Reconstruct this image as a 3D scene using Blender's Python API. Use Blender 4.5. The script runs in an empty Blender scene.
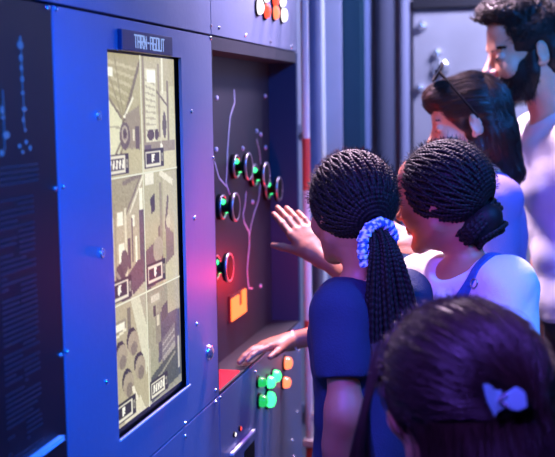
import bpy, bmesh, math, random
import numpy as np
from mathutils import Vector, Matrix
random.seed(7); RNG = np.random.default_rng(7)
S = bpy.context.scene
COL = S.collection
A3 = lambda *p: np.array(p, float)
def nrm(v): v = np.asarray(v, float); return v/np.linalg.norm(v)
# ------------------------------------------------------------------ camera (level of a grown-up's eye, close to the console)
FPX = 1116.6; YAW, PITCH, ROLL = 0.2339, 0.10958, -0.01536
CAM = A3(.7, 0, 1.6)
CF = A3(-math.sin(YAW)*math.cos(PITCH), math.cos(YAW)*math.cos(PITCH), -math.sin(PITCH))
_R = A3(math.cos(YAW), math.sin(YAW), 0); _U = np.cross(_R, CF)
CR = _R*math.cos(ROLL)+_U*math.sin(ROLL); CU = -_R*math.sin(ROLL)+_U*math.cos(ROLL)
FH = A3(-math.sin(YAW), math.cos(YAW), 0); RH = _R; UP = A3(0, 0, 1)
def P(u, v, Z): return CAM+Z*(CF+(u-277.5)/FPX*CR-(v-228.5)/FPX*CU)      # a pixel and a depth to a point
def W(u, v, x=0.0):                                                        # a pixel to a point on the plane x
    d = CF+(u-277.5)/FPX*CR-(v-228.5)/FPX*CU
    return CAM+d*((x-CAM[0])/d[0])
def WY(u, v, y):
    d = CF+(u-277.5)/FPX*CR-(v-228.5)/FPX*CU
    return CAM+d*((y-CAM[1])/d[1])
def facing(deg): a = math.radians(deg); return FH*math.cos(a)-RH*math.sin(a)  # 0 = away from the camera, 90 = to the left
# ------------------------------------------------------------------ materials
def lin(c): return tuple((x/12.92 if x <= .04045 else ((x+.055)/1.055)**2.4) for x in [t/255 for t in c])
def mat(name, rgb, rough=.5, metal=0., bump=0., bscale=40., var=0., vscale=6., spec=.5, attr=None, stretch=(1,1,1), sss=0., coat=0.):
    m = bpy.data.materials.new(name); m.use_nodes = True; nt = m.node_tree; b = nt.nodes['Principled BSDF']
    b.inputs['Roughness'].default_value = rough; b.inputs['Metallic'].default_value = metal
    b.inputs['Specular IOR Level'].default_value = spec
    b.inputs['Coat Weight'].default_value = coat
    c = (*lin(rgb), 1); b.inputs['Base Color'].default_value = c
    if sss:
        b.inputs['Subsurface Weight'].default_value = sss; b.inputs['Subsurface Radius'].default_value = (.012, .004, .002); b.inputs['Subsurface Scale'].default_value = 1
    tc = nt.nodes.new('ShaderNodeTexCoord'); mp = nt.nodes.new('ShaderNodeMapping'); mp.inputs['Scale'].default_value = stretch
    nt.links.new(tc.outputs['Object'], mp.inputs['Vector'])
    src = None
    if attr:
        at = nt.nodes.new('ShaderNodeAttribute'); at.attribute_name = attr; src = at.outputs['Color']
        nt.links.new(src, b.inputs['Base Color'])
    if var:
        n = nt.nodes.new('ShaderNodeTexNoise'); n.inputs['Scale'].default_value = vscale; n.inputs['Detail'].default_value = 5
        nt.links.new(mp.outputs[0], n.inputs['Vector'])
        r = nt.nodes.new('ShaderNodeMapRange'); r.inputs['From Min'].default_value = .3; r.inputs['From Max'].default_value = .7
        r.inputs['To Min'].default_value = 1-var; r.inputs['To Max'].default_value = 1+var
        nt.links.new(n.outputs['Fac'], r.inputs['Value'])
        mx = nt.nodes.new('ShaderNodeMix'); mx.data_type = 'RGBA'; mx.blend_type = 'MULTIPLY'; mx.inputs[0].default_value = 1
        mx.inputs[6].default_value = c
        if src: nt.links.new(src, mx.inputs[6])
        nt.links.new(r.outputs[0], mx.inputs[7]); nt.links.new(mx.outputs[2], b.inputs['Base Color'])
    if bump:
        n2 = nt.nodes.new('ShaderNodeTexNoise'); n2.inputs['Scale'].default_value = bscale; n2.inputs['Detail'].default_value = 4
        nt.links.new(mp.outputs[0], n2.inputs['Vector'])
        bp = nt.nodes.new('ShaderNodeBump'); bp.inputs['Strength'].default_value = bump; bp.inputs['Distance'].default_value = .01
        nt.links.new(n2.outputs['Fac'], bp.inputs['Height']); nt.links.new(bp.outputs[0], b.inputs['Normal'])
    return m
def glow(name, rgb, strength, attr=None):
    m = bpy.data.materials.new(name); m.use_nodes = True; nt = m.node_tree; b = nt.nodes['Principled BSDF']
    b.inputs['Base Color'].default_value = (.02, .02, .02, 1); b.inputs['Roughness'].default_value = .25
    b.inputs['Emission Color'].default_value = (*lin(rgb), 1); b.inputs['Emission Strength'].default_value = strength
    if attr:
        at = nt.nodes.new('ShaderNodeAttribute'); at.attribute_name = attr
        nt.links.new(at.outputs['Color'], b.inputs['Emission Color'])
    return m
M = {}
M['panel'] = mat('painted_steel', (116, 126, 152), .45, .2, .05, 60, .06, 3)
M['panel_edge'] = mat('panel_edge', (225, 225, 235), .4)
M['black_panel'] = mat('black_panel', (16, 17, 22), .5, 0, .02, 80)
M['recess'] = mat('recess_steel', (40, 42, 50), .55, .1, .03, 60, .1, 5)
M['carcass'] = mat('cabinet_carcass', (24, 54, 90), .6, .2)
M['screw'] = mat('screw_steel', (225, 228, 235), .2, .9)
M['black'] = mat('black_plastic', (14, 14, 17), .6, spec=.15)
M['bezel'] = mat('bezel_black', (8, 8, 10), .3)
M['chrome'] = mat('chrome', (190, 180, 195), .35, 1.)
M['print'] = glow('glowing_blue_print', (40, 105, 215), .55)  # printed marks made emissive: brightness put into the ink, no lamp behind
M['print_dim'] = glow('glowing_blue_print_dim', (25, 50, 125), .2)  # same for the small text, a weaker glow given to plain print
M['plate'] = mat('name_plate', (30, 36, 70), .4)
M['letter'] = glow('lettering', (150, 180, 245), .75)
M['river'] = mat('printed_line', (190, 188, 215), .5)
M['divider'] = glow('divider', (235, 235, 205), .9)
M['green'] = glow('green_lamp', (60, 245, 140), 2.6)
M['green_soft'] = glow('green_lamp_dim', (30, 190, 90), 1.1)
M['red'] = glow('red_lamp', (255, 70, 45), 2.2)
M['orange'] = glow('orange_lamp', (255, 120, 80), 2.2)
M['white_lamp'] = glow('white_lamp', (255, 250, 250), 2.2)
M['sign'] = glow('sign_orange', (255, 112, 44), 2.5)
M['sign_edge'] = glow('sign_red', (200, 15, 10), .3)
M['strip'] = glow('red_strip', (255, 16, 50), 1.6)
M['feed'] = glow('monitor_picture', (255, 255, 255), 1.1, 'Col')
M['floor'] = mat('floor', (46, 46, 52), .5, 0, .1, 30, .15, 4)
M['wall'] = mat('wall_paint', (120, 122, 132), .75, 0, .08, 30, .1, 2)
M['back'] = mat('back_wall_metal', (150, 150, 160), .5, .4, .1, 8, .22, 2.2)
M['ceiling'] = mat('ceiling_paint', (50, 50, 55), .8)
M['pole_white'] = mat('white_paint', (232, 232, 228), .5)
M['pole_red'] = mat('red_paint', (225, 82, 66), .5)
M['pipe'] = mat('pale_pipe', (165, 172, 198), .85, 0, .05, 20, .08, 5)
M['pipe_dark'] = mat('pipe_grey', (104, 112, 146), .85, 0, .05, 20, .12, 5)
M['pipe_mid'] = mat('pipe_mid_grey', (118, 122, 150), .85)
M['pipe_dim'] = mat('pipe_dim_grey', (62, 66, 88), .85)
M['pipe_blue'] = mat('pipe_blue_grey', (84, 98, 140), .85)
M['pillar'] = mat('dark_pillar', (20, 74, 96), .55, .1)
M['iron'] = mat('dark_iron', (42, 42, 50), .45, .5)
M['hair_black'] = mat('black_hair', (15, 12, 16), .62, spec=.28)
M['hair_brown'] = mat('brown_hair', (54, 34, 30), .42, spec=.6)
M['hair_man'] = mat('dark_brown_hair', (26, 18, 17), .5, spec=.4)
M['navy'] = mat('navy_cotton', (22, 36, 72), .85, 0, .25, 260, .08, 30)
M['jeans'] = mat('dark_jeans', (34, 42, 66), .85, 0, .3, 300, .15, 40)
M['white_cotton'] = mat('white_cotton', (222, 220, 224), .85, 0, .2, 260)
M['lilac_cotton'] = mat('lilac_cotton', (122, 104, 172), .8, 0, .2, 260)
M['denim'] = mat('denim', (40, 92, 160), .85, 0, .4, 400, .25, 120)
M['shoe'] = mat('shoe', (200, 200, 205), .6)
M['bracelet'] = mat('bracelet', (215, 195, 215), .3, .3)
M['clip'] = mat('clip_plastic', (150, 228, 236), .3)
M['scrunchie'] = mat('scrunchie', (255, 255, 255), .8, attr='Col')
M['lens'] = mat('dark_lens', (8, 8, 12), .08, spec=.8)
M['eye'] = mat('eye_white', (215, 210, 205), .2)
M['iris'] = mat('iris', (30, 20, 15), .15)
def skin(name): return mat(name, (200, 150, 120), .5, 0, .06, 220, .05, 25, attr='Col', sss=.12)
M['skin'] = skin('skin')
# ------------------------------------------------------------------ objects
def tag(o, label=None, cat=None, group=None, kind=None):
    if label: o['label'] = label
    if cat: o['category'] = cat
    if group: o['group'] = group
    if kind: o['kind'] = kind
    return o
def empty(name, loc=(0, 0, 0), label=None, cat=None, group=None):
    o = bpy.data.objects.new(name, None); COL.objects.link(o); o.location = loc; o.empty_display_size = .05
    return tag(o, label, cat, group)
def link(name, me, m, parent=None, smooth=False):
    if not isinstance(m, (list, tuple)): m = [m]
    for x in m: me.materials.append(M[x] if isinstance(x, str) else x)
    o = bpy.data.objects.new(name, me); COL.objects.link(o)
    if parent is not None:
        o.parent = parent
        # mesh data are written in world space: bring them into the parent's frame
        off = -_wl(parent); me.transform(Matrix.Translation(off))
    if smooth: me.polygons.foreach_set('use_smooth', np.ones(len(me.polygons), bool))
    return o
def _wl(o):
    v = Vector((0, 0, 0))
    while o is not None: v += o.location; o = o.parent
    return v
def mesh_np(V, Q, T=None):
    me = bpy.data.meshes.new('m'); V = np.asarray(V, np.float32); Q = np.asarray(Q, np.int32)
    k = Q.shape[1]; n = len(Q)
    me.vertices.add(len(V)); me.vertices.foreach_set('co', V.ravel())
    me.loops.add(n*k); me.loops.foreach_set('vertex_index', Q.ravel())
    me.polygons.add(n); me.polygons.foreach_set('loop_start', np.arange(n, dtype=np.int32)*k)
    me.update(calc_edges=True); me.validate()
    return me
def setcol(me, C):
    a = me.color_attributes.new('Col', 'FLOAT_COLOR', 'POINT')
    C = np.asarray(C, np.float32)
    if C.shape[1] == 3: C = np.hstack([C, np.ones((len(C), 1), np.float32)])
    a.data.foreach_set('color', C.ravel())
class MB:
    def __init__(s): s.bm = bmesh.new(); s.mi = 0
    def _mark(s, fs):
        for f in fs: f.material_index = s.mi
    def box(s, lo, hi, bevel=0.):
        lo, hi = np.minimum(lo, hi), np.maximum(lo, hi)
        r = bmesh.ops.create_cube(s.bm, size=1); vs = r['verts']
        for v in vs: v.co = Vector([lo[i]+(v.co[i]+.5)*(hi[i]-lo[i]) for i in range(3)])
        fs = {f for v in vs for f in v.link_faces}; s._mark(fs)
        if bevel:
            es = list({e for v in vs for e in v.link_edges})
            r = bmesh.ops.bevel(s.bm, geom=es, offset=bevel, segments=2, affect='EDGES', profile=.5)
            s._mark(r['faces'])
        return s
    def obox(s, c, ax, half, bevel=0.):
        r = bmesh.ops.create_cube(s.bm, size=2); vs = r['verts']
        for v in vs: v.co = Vector(np.asarray(c)+sum(np.asarray(ax[i])*half[i]*v.co[i] for i in range(3)))
        s._mark({f for v in vs for f in v.link_faces})
        if bevel:
            es = list({e for v in vs for e in v.link_edges}); r = bmesh.ops.bevel(s.bm, geom=es, offset=bevel, segments=2, affect='EDGES', profile=.5); s._mark(r['faces'])
        return s
    def cyl(s, a, b, ra, rb=None, n=20, cap=True):
        rb = ra if rb is None else rb; a, b = Vector(a), Vector(b); d = b-a
        q = d.to_track_quat('Z', 'Y'); M4 = Matrix.Translation((a+b)/2) @ q.to_matrix().to_4x4()
        r = bmesh.ops.create_cone(s.bm, cap_ends=cap, segments=n, radius1=ra, radius2=max(rb, 1e-5), depth=d.length, matrix=M4)
        s._mark({f for v in r['verts'] for f in v.link_faces}); return s
    def ball(s, c, r, n=14, ax=None, rad=None):
        r_ = bmesh.ops.create_uvsphere(s.bm, u_segments=n, v_segments=max(6, n//2+2), radius=1)
        for v in r_['verts']:
            p = np.array(v.co)
            if ax is not None: p = sum(np.asarray(ax[i])*rad[i]*p[i] for i in range(3))
            else: p = p*r
            v.co = Vector(np.asarray(c)+p)
        s._mark({f for v in r_['verts'] for f in v.link_faces}); return s
    def torus(s, c, ax, R, r, n=28, k=10, arc=1.0):
        ax = nrm(ax); t = nrm(np.cross(ax, A3(.3, .2, .9))); b = np.cross(ax, t); vs = []
        for i in range(n):
            a = 2*math.pi*i/n*arc; e = t*math.cos(a)+b*math.sin(a)
            vs.append([s.bm.verts.new(Vector(np.asarray(c)+e*(R+r*math.cos(2*math.pi*j/k))+ax*r*math.sin(2*math.pi*j/k))) for j in range(k)])
        for i in range(n if arc == 1 else n-1):
            for j in range(k):
                f = s.bm.faces.new((vs[i][j], vs[(i+1) % n][j], vs[(i+1) % n][(j+1) % k], vs[i][(j+1) % k])); f.material_index = s.mi
        return s
    def lathe(s, o, ax, prof, n=24):
        ax = nrm(ax); t = nrm(np.cross(ax, A3(.3, .2, .9))); b = np.cross(ax, t); rings = []
        for (r, h) in prof:
            rings.append([s.bm.verts.new(Vector(np.asarray(o)+ax*h+(t*math.cos(2*math.pi*i/n)+b*math.sin(2*math.pi*i/n))*max(r, 1e-4))) for i in range(n)])
        for a, c in zip(rings, rings[1:]):
            for i in range(n):
                f = s.bm.faces.new((a[i], a[(i+1) % n], c[(i+1) % n], c[i])); f.material_index = s.mi
        f = s.bm.faces.new(rings[0][::-1]); f.material_index = s.mi
        f = s.bm.faces.new(rings[-1]); f.material_index = s.mi
        return s
    def prism(s, pts, off):
        a = [s.bm.verts.new(Vector(p)) for p in pts]; b = [s.bm.verts.new(Vector(np.asarray(p)+off)) for p in pts]; n = len(a)
        fs = [s.bm.faces.new(a), s.bm.faces.new(b[::-1])]
        for i in range(n): fs.append(s.bm.faces.new((a[i], b[i], b[(i+1) % n], a[(i+1) % n])))
        s._mark(fs); return s
    def build(s, name, m, parent=None, smooth=False):
        bmesh.ops.recalc_face_normals(s.bm, faces=s.bm.faces)
        me = bpy.data.meshes.new(name); s.bm.to_mesh(me); s.bm.free()
        o = link(name, me, m, parent)
        if smooth:
            me.polygons.foreach_set('use_smooth', np.ones(len(me.polygons), bool))
            try: me.set_sharp_from_angle(angle=math.radians(40))
            except Exception: pass
        return o
def copy_tree(o, parent=None):
    c = o.copy(); COL.objects.link(c); c.parent = parent
    for ch in list(o.children): copy_tree(ch, c)
    return c
def tubes(paths, rad, k=5):
    """paths (n,m,3), rad (m,) or (n,m): one quad mesh of tubes"""
    Pp = np.asarray(paths, float); n, m, _ = Pp.shape; rad = np.broadcast_to(np.asarray(rad, float), (n, m))
    T = np.gradient(Pp, axis=1); T /= np.linalg.norm(T, axis=2, keepdims=True)+1e-9
    ref = np.broadcast_to(A3(.31, .52, .79), T.shape); A = np.cross(T, ref); A /= np.linalg.norm(A, axis=2, keepdims=True)+1e-9; B = np.cross(T, A)
    an = 2*np.pi*np.arange(k)/k
    V = Pp[:, :, None]+rad[:, :, None, None]*(A[:, :, None]*np.cos(an)[:, None]+B[:, :, None]*np.sin(an)[:, None])
    idx = np.arange(n*m*k).reshape(n, m, k); nx = np.roll(idx, -1, axis=2)
    Q = np.stack([idx[:, :-1], nx[:, :-1], nx[:, 1:], idx[:, 1:]], -1).reshape(-1, 4)
    return V.reshape(-1, 3), Q
def tube_obj(name, paths, rad, m, parent, k=5):
    V, Q = tubes(paths, rad, k); me = mesh_np(V, Q); return link(name, me, m, parent, True)
# ------------------------------------------------------------------ signed-distance modelling
def E(c, r, R=None, k=.0, op='u'): return ('e', (np.asarray(c, float), np.asarray(r, float), np.eye(3) if R is None else R), k, op)
def C(a, b, ra, rb=None, k=.0, op='u'): return ('c', (np.asarray(a, float), np.asarray(b, float), ra, ra if rb is None else rb), k, op)
def CF_(a, b, ra, rb=None, k=.0): return ('f', (np.asarray(a, float), np.asarray(b, float), ra, ra if rb is None else rb), k, 'u')
def PL(p, n, k=0.): return ('p', (np.asarray(p, float), nrm(n)), k, 'i')
def d_prim(pr, X):
    kd, a = pr[0], pr[1]
    if kd == 'e':
        q = (X-a[0])@a[2]; k0 = np.sqrt(((q/a[1])**2).sum(-1)); k1 = np.sqrt(((q/a[1]**2)**2).sum(-1))+1e-9
        return k0*(k0-1)/k1
    if kd == 'f':
        ab = a[1]-a[0]; L = np.linalg.norm(ab); t = ((X-a[0])@ab)/(L*L); tc = np.clip(t, 0, 1.5)
        return np.maximum(np.sqrt(((X-a[0]-tc[..., None]*ab)**2).sum(-1))-(a[2]+(a[3]-a[2])*np.clip(t, 0, 1)), (t-1)*L)
    if kd == 'c':
        ab = a[1]-a[0]; t = np.clip(((X-a[0])@ab)/(ab@ab+1e-12), 0, 1)
        return np.sqrt(((X-a[0]-t[..., None]*ab)**2).sum(-1))-(a[2]+(a[3]-a[2])*t)
    return (X-a[0])@a[1]
def comb(f, d, k, op):
    if op == 'u':
        if k <= 0: return np.minimum(f, d)
        h = np.clip(.5+.5*(f-d)/k, 0, 1); return f*(1-h)+d*h-k*h*(1-h)
    if op == 's': d = -d
    if k <= 0: return np.maximum(f, d)
    h = np.clip(.5-.5*(f-d)/k, 0, 1); return f*(1-h)+d*h+k*h*(1-h)
def sdf(prims, X):
    f = np.full(X.shape[:-1], 1.)
    for pr in prims: f = comb(f, d_prim(pr, X), pr[2], pr[3])
    return f
def grad(prims, X, e=.001):
    g = np.stack([sdf(prims, X+e*v)-sdf(prims, X-e*v) for v in np.eye(3)], -1)
    return g/(np.linalg.norm(g, axis=-1, keepdims=True)+1e-9)
def bbox(pr):
    kd, a = pr[0], pr[1]
    if kd == 'e':
        h = np.sqrt(((a[2]*a[1])**2).sum(1)); return a[0]-h, a[0]+h
    r = max(a[2], a[3]); return np.minimum(a[0], a[1])-r, np.maximum(a[0], a[1])+r
def axis(lo, hi, h, fine=()):
    out = [lo]
    while out[-1] < hi:
        x = out[-1]; s = h
        for a, b, hf in fine:
            if a-hf <= x <= b: s = min(s, hf)
            elif x < a: s = min(s, max(hf, a-x)) if a-x < s else s
        out.append(x+s)
    return np.array(out)
def polygonise(prims, h, fine=()):
    """fine: list of (lo, hi, h) boxes meshed more finely"""
    us = [p for p in prims if p[3] == 'u']
    lo = np.min([bbox(p)[0] for p in us], 0)-2.5*h-.01; hi = np.max([bbox(p)[1] for p in us], 0)+2.5*h+.01
    ax = [axis(lo[i], hi[i], h, [(a[i], b[i], hf) for a, b, hf in fine]) for i in range(3)]
    F = np.full([len(a) for a in ax], 1., np.float32)
    for pr in prims:
        if pr[0] == 'p': sl = [slice(0, len(a)) for a in ax]
        else:
            b0, b1 = bbox(pr); mg = pr[2]*1.2+2.2*h
            sl = [slice(max(0, np.searchsorted(ax[i], b0[i]-mg)-1), np.searchsorted(ax[i], b1[i]+mg)+1) for i in range(3)]
        g = np.stack(np.meshgrid(*[ax[i][sl[i]] for i in range(3)], indexing='ij'), -1)
        if g.size == 0: continue
        F[tuple(sl)] = comb(F[tuple(sl)], d_prim(pr, g), pr[2], pr[3])
    return surfnet(F, ax)
def surfnet(F, ax):
    s = F < 0; n = np.array(F.shape); m = n-1
    cnt = np.zeros(m, np.int8)
    off = [(i, j, k) for i in (0, 1) for j in (0, 1) for k in (0, 1)]
    for o in off: cnt += s[o[0]:m[0]+o[0], o[1]:m[1]+o[1], o[2]:m[2]+o[2]]
    act = np.flatnonzero((cnt > 0) & (cnt < 8)); ijk = np.array(np.unravel_index(act, m)).T
    val = {o: F[ijk[:, 0]+o[0], ijk[:, 1]+o[1], ijk[:, 2]+o[2]] for o in off}
    acc = np.zeros((len(act), 3)); w = np.zeros(len(act))
    for a in off:
        for d in range(3):
            if a[d]: continue
            b = list(a); b[d] = 1; b = tuple(b); va, vb = val[a], val[b]; x = (va < 0) != (vb < 0)
            t = np.where(x, va/(va-vb+1e-12), 0)
            q = np.tile(np.array(a, float), (len(act), 1)); q[:, d] += t
            acc += np.where(x[:, None], q, 0); w += x
    fr = acc/w[:, None]
    V = np.stack([ax[i][ijk[:, i]]+fr[:, i]*(ax[i][ijk[:, i]+1]-ax[i][ijk[:, i]]) for i in range(3)], -1)
    Q = []
    for d in range(3):
        sl0 = [slice(1, -1)]*3; sl1 = [slice(1, -1)]*3; sl0[d] = slice(0, -1); sl1[d] = slice(1, None)
        x = s[tuple(sl0)] != s[tuple(sl1)]; e = np.array(np.nonzero(x)).T
        base = e.copy(); o2 = [i for i in range(3) if i != d]
        for i in o2: base[:, i] += 1
        ins = s[base[:, 0], base[:, 1], base[:, 2]]
        quad = []
        for (p, q) in ((0, 0), (1, 0), (1, 1), (0, 1)):
            c = base.copy(); c[:, o2[0]] -= p; c[:, o2[1]] -= q
            quad.append(np.searchsorted(act, np.ravel_multi_index(c.T, m)))
        quad = np.stack(quad, -1)
        flip = ins if d != 1 else ~ins
        quad[~flip] = quad[~flip][:, ::-1]
        Q.append(quad)
    return V, np.concatenate(Q)
def vnormals(V, Q):
    n = np.cross(V[Q[:, 2]]-V[Q[:, 0]], V[Q[:, 3]]-V[Q[:, 1]]); N = np.zeros_like(V)
    for i in range(4): np.add.at(N, Q[:, i], n)
    return N/(np.linalg.norm(N, axis=1, keepdims=True)+1e-12)
def relax(V, Q, it=1, f=.5):
    for _ in range(it):
        acc = np.zeros_like(V); w = np.zeros(len(V))
        for i in range(4):
            a, b = Q[:, i], Q[:, (i+1) % 4]
            np.add.at(acc, a, V[b]); np.add.at(w, a, 1); np.add.at(acc, b, V[a]); np.add.at(w, b, 1)
        V = V*(1-f)+f*acc/np.maximum(w, 1)[:, None]
    return V
def folds(V, seed, amp, freq, direction=None):
    r = np.random.default_rng(seed); d = np.zeros(len(V))
    for i in range(7):
        k = r.normal(size=3)
        if direction is not None: k -= direction*(k@direction)*.75
        k = nrm(k)*freq*r.uniform(.6, 1.7); ph = r.uniform(0, 6.28)
        d += np.abs(np.sin(V@k+ph+1.5*np.sin(V@np.roll(k, 1)*.4+ph)))**1.3-.5
    return amp*d/2.6
def sdf_obj(name, prims, h, m, parent, fine=(), fold=None, sm=1, color=None):
    V, Q = polygonise(prims, h, fine); V = relax(V, Q, sm, .4)
    if fold:
        N = vnormals(V, Q); V = V+N*folds(V, *fold)[:, None]
    me = mesh_np(V, Q)
    if color is not None: setcol(me, color(V))
    return link(name, me, m, parent, True)
# ------------------------------------------------------------------ room
def struct(o): o['kind'] = 'structure'; return o
X0, X1, Y0, Y1, ZC = -.42, 3.2, -1.6, 5.3, 2.9
def slab(name, lo, hi, m): return struct(MB().box(lo, hi).build(name, m))
slab('floor', (X0-.1, Y0-.1, -.1), (X1+.1, Y1+.1, 0), 'floor')
slab('ceiling', (X0-.1, Y0-.1, ZC), (X1+.1, Y1+.1, ZC+.1), 'ceiling')
slab('wall_left', (X0-.1, Y0-.1, 0), (X0, Y1+.1, ZC), 'wall')
slab('wall_right', (X1, Y0-.1, 0), (X1+.1, Y1+.1, ZC), 'wall')
slab('wall_back', (X0, Y1, 0), (X1, Y1+.1, ZC), 'back')
slab('wall_front', (X0, Y0-.1, 0), (X1, Y0, ZC), 'wall')
# ------------------------------------------------------------------ console
YL, YS, YR = 1.5375, 2.348, 3.2216; ZB, ZT, ZTOP = .957, 1.753, 2.36; YA = .62
G = .0022                                                              # half a seam
PT = .006                                                              # plate thickness
def cabinet(y0, y1, z0, z1, label, depth=.40, front=PT+.001):
    r = empty('console_cabinet', (0, (y0+y1)/2, z0), label, 'control panel', 'cabinets of the control console')
    MB().box((-depth, y0+.002, z0+.002), (-front, y1-.002, z1-.002)).build('carcass', 'carcass', r)
    return r
def plate(y0, y1, z0, z1, parent, m='panel', hole=None, bev=.0012):
    y0 += G; y1 -= G; z0 += G; z1 -= G
    if hole is None: return MB().box((-PT, y0, z0), (0, y1, z1), bev).build('front_panel', m, parent)
    a, b, c, d = hole; mb = MB()
    for q in (((-PT, y0, z0), (0, a, z1)), ((-PT, b, z0), (0, y1, z1)), ((-PT, a, z0), (0, b, c)), ((-PT, a, d), (0, b, z1))): mb.box(*q)
    bmesh.ops.remove_doubles(mb.bm, verts=mb.bm.verts, dist=1e-5)
    return mb.build('front_panel', m, parent)
def screw(u, v, parent, r=.0042, x=0.):
    p = W(u, v, x); mb = MB(); s = r
    mb.lathe(p, (1, 0, 0), [(s, 0), (s, s*.35), (s*.75, s*.8), (s*.3, s*.95), (.0001, s)], 12)
    return mb.build('screw', 'screw', parent, True)
def cam_lock(u, v, parent, r=.0085):
    p = W(u, v, 0); mb = MB().lathe(p, (1, 0, 0), [(r, 0), (r, r*.3), (r*.9, r*.5), (r*.6, r*.5), (r*.55, r*.25), (r*.3, r*.25), (r*.25, r*.5), (.0001, r*.5)], 20)
    return mb.build('cam_lock', 'screw', parent, True)
# --- black printed cabinet at the left
cA = cabinet(YA, YL, 0.02, ZT, 'black control cabinet at the left edge with faint blue diagrams and printed text')
plate(YA, YL, .02, ZT, cA, 'black_panel')
screw(54.5, 188.5, cA); screw(60, 355, cA, .0035); screw(47, 7.5, cA)
def wbar(mb, pts, w, x=0., t=.0008):
    for a, b in zip(pts, pts[1:]):
        a, b = np.asarray(a), np.asarray(b); d = b-a; L = np.linalg.norm(d)
        if L < 1e-6: continue
        d /= L; n = np.cross(A3(1, 0, 0), d); mb.obox((a+b)/2+A3(t/2, 0, 0), (d, n, A3(1, 0, 0)), (L/2+w*.3, w/2, t/2))
mb = MB()
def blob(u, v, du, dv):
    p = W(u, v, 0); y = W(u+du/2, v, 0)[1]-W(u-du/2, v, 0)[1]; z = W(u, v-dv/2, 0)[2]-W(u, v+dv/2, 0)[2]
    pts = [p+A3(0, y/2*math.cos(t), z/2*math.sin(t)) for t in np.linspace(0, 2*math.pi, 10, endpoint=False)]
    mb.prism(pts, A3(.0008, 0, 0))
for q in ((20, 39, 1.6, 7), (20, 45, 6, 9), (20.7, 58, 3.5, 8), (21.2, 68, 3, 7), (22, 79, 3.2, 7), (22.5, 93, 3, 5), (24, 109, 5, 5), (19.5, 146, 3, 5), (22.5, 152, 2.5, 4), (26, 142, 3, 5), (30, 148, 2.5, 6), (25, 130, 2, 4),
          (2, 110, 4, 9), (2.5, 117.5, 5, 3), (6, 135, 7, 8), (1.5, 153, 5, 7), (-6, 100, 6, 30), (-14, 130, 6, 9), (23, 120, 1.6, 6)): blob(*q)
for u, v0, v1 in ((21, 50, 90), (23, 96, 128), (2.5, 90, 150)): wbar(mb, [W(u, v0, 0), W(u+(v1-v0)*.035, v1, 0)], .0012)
tag(mb.build('printed_diagram', 'print', cA), 'glowing blue printed diagram')
mb = MB(); rr = random.Random(3)
for v in np.arange(166, 186, 5.5):
    a = W(-40, v+24, 0); b = W(38, v-3, 0); z = W(20, v, 0)[2]; y = a[1]
    while y < b[1]:
        L = rr.uniform(.01, .04); wbar(mb, [A3(0, y, z), A3(0, min(y+L, b[1]), z)], .0032); y += L+.006
for ya, yb in ((W(2, 300, 0)[1], W(20, 300, 0)[1]), (W(22, 300, 0)[1], W(37, 300, 0)[1]), (W(-30, 300, 0)[1], W(-8, 300, 0)[1])):
    for z in np.arange(W(20, 198, 0)[2], W(20, 470, 0)[2], -.0075):
        if rr.random() < .1: continue
        y = ya
        while y < yb:
            L = rr.uniform(.006, .022); e = min(y+L, yb)
            if e-y > .002: wbar(mb, [A3(0, y, z), A3(0, e, z)], .0024)
            y = e+.0035
            if rr.random() < .05: break
o = mb.build('printed_text', 'print_dim', cA); o['kind'] = 'stuff'
a, b = W(30, 461, .006), W(62, 437.5, .006)
mb = MB().obox((a+b)/2, (nrm(b-a), (0, 0, 1), (1, 0, 0)), (np.linalg.norm(b-a)/2, .0028, .004), .001); mb.build('pull_bar', 'panel_edge', cA)
# --- upper row
cU0 = cabinet(YA, YS, ZT, ZTOP, 'blank upper steel cabinet above the monitor panel and name plate')
plate(YA, YS, ZT, ZTOP, cU0); screw(210.5, 26, cU0, .0035)
for u, v in ((55, 8 - 9),): screw(56, -2, cU0, .004)
cU1 = cabinet(YS, YR, ZT, ZTOP, 'upper steel cabinet with a cluster of red and white lamps')
plate(YS, YR, ZT, ZTOP, cU1)
for u, v in ((218.5, 28), (245, 35.5), (270, 42), (291.5, 46.5)): screw(u, v, cU1, .004)
def lamp(u, v, m, parent, r=.019, h=.016, name='indicator_lamp', x=0.):
    p = W(u, v, x+h*.6); p[0] = x; mb = MB()
    mb.lathe(p, (1, 0, 0), [(r*.96, .002), (r, h*.55), (r*.85, h*.9), (r*.45, h*1.08), (.0001, h*1.12)], 20); o = mb.build(name, m, parent, True)
    mb = MB().lathe(p, (1, 0, 0), [(r*1.25, 0), (r*1.25, .004), (r*1.02, .0055), (r*.98, .001)], 20); mb.build('lamp_collar', 'black', o, True)
    return o
for u, v, m, l in ((260.5, 7, 'white_lamp', 'white'), (267.5, 11, 'red', 'red'), (276.5, 12.5, 'orange', 'orange'), (284.5, 15, 'white_lamp', 'white'), (283, 0, 'white_lamp', 'white'), (276, -1, 'red', 'red'), (267, -5, 'white_lamp', 'white')):
    tag(lamp(u, v, m, cU1, .0185), l+' glowing lamp')
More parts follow.
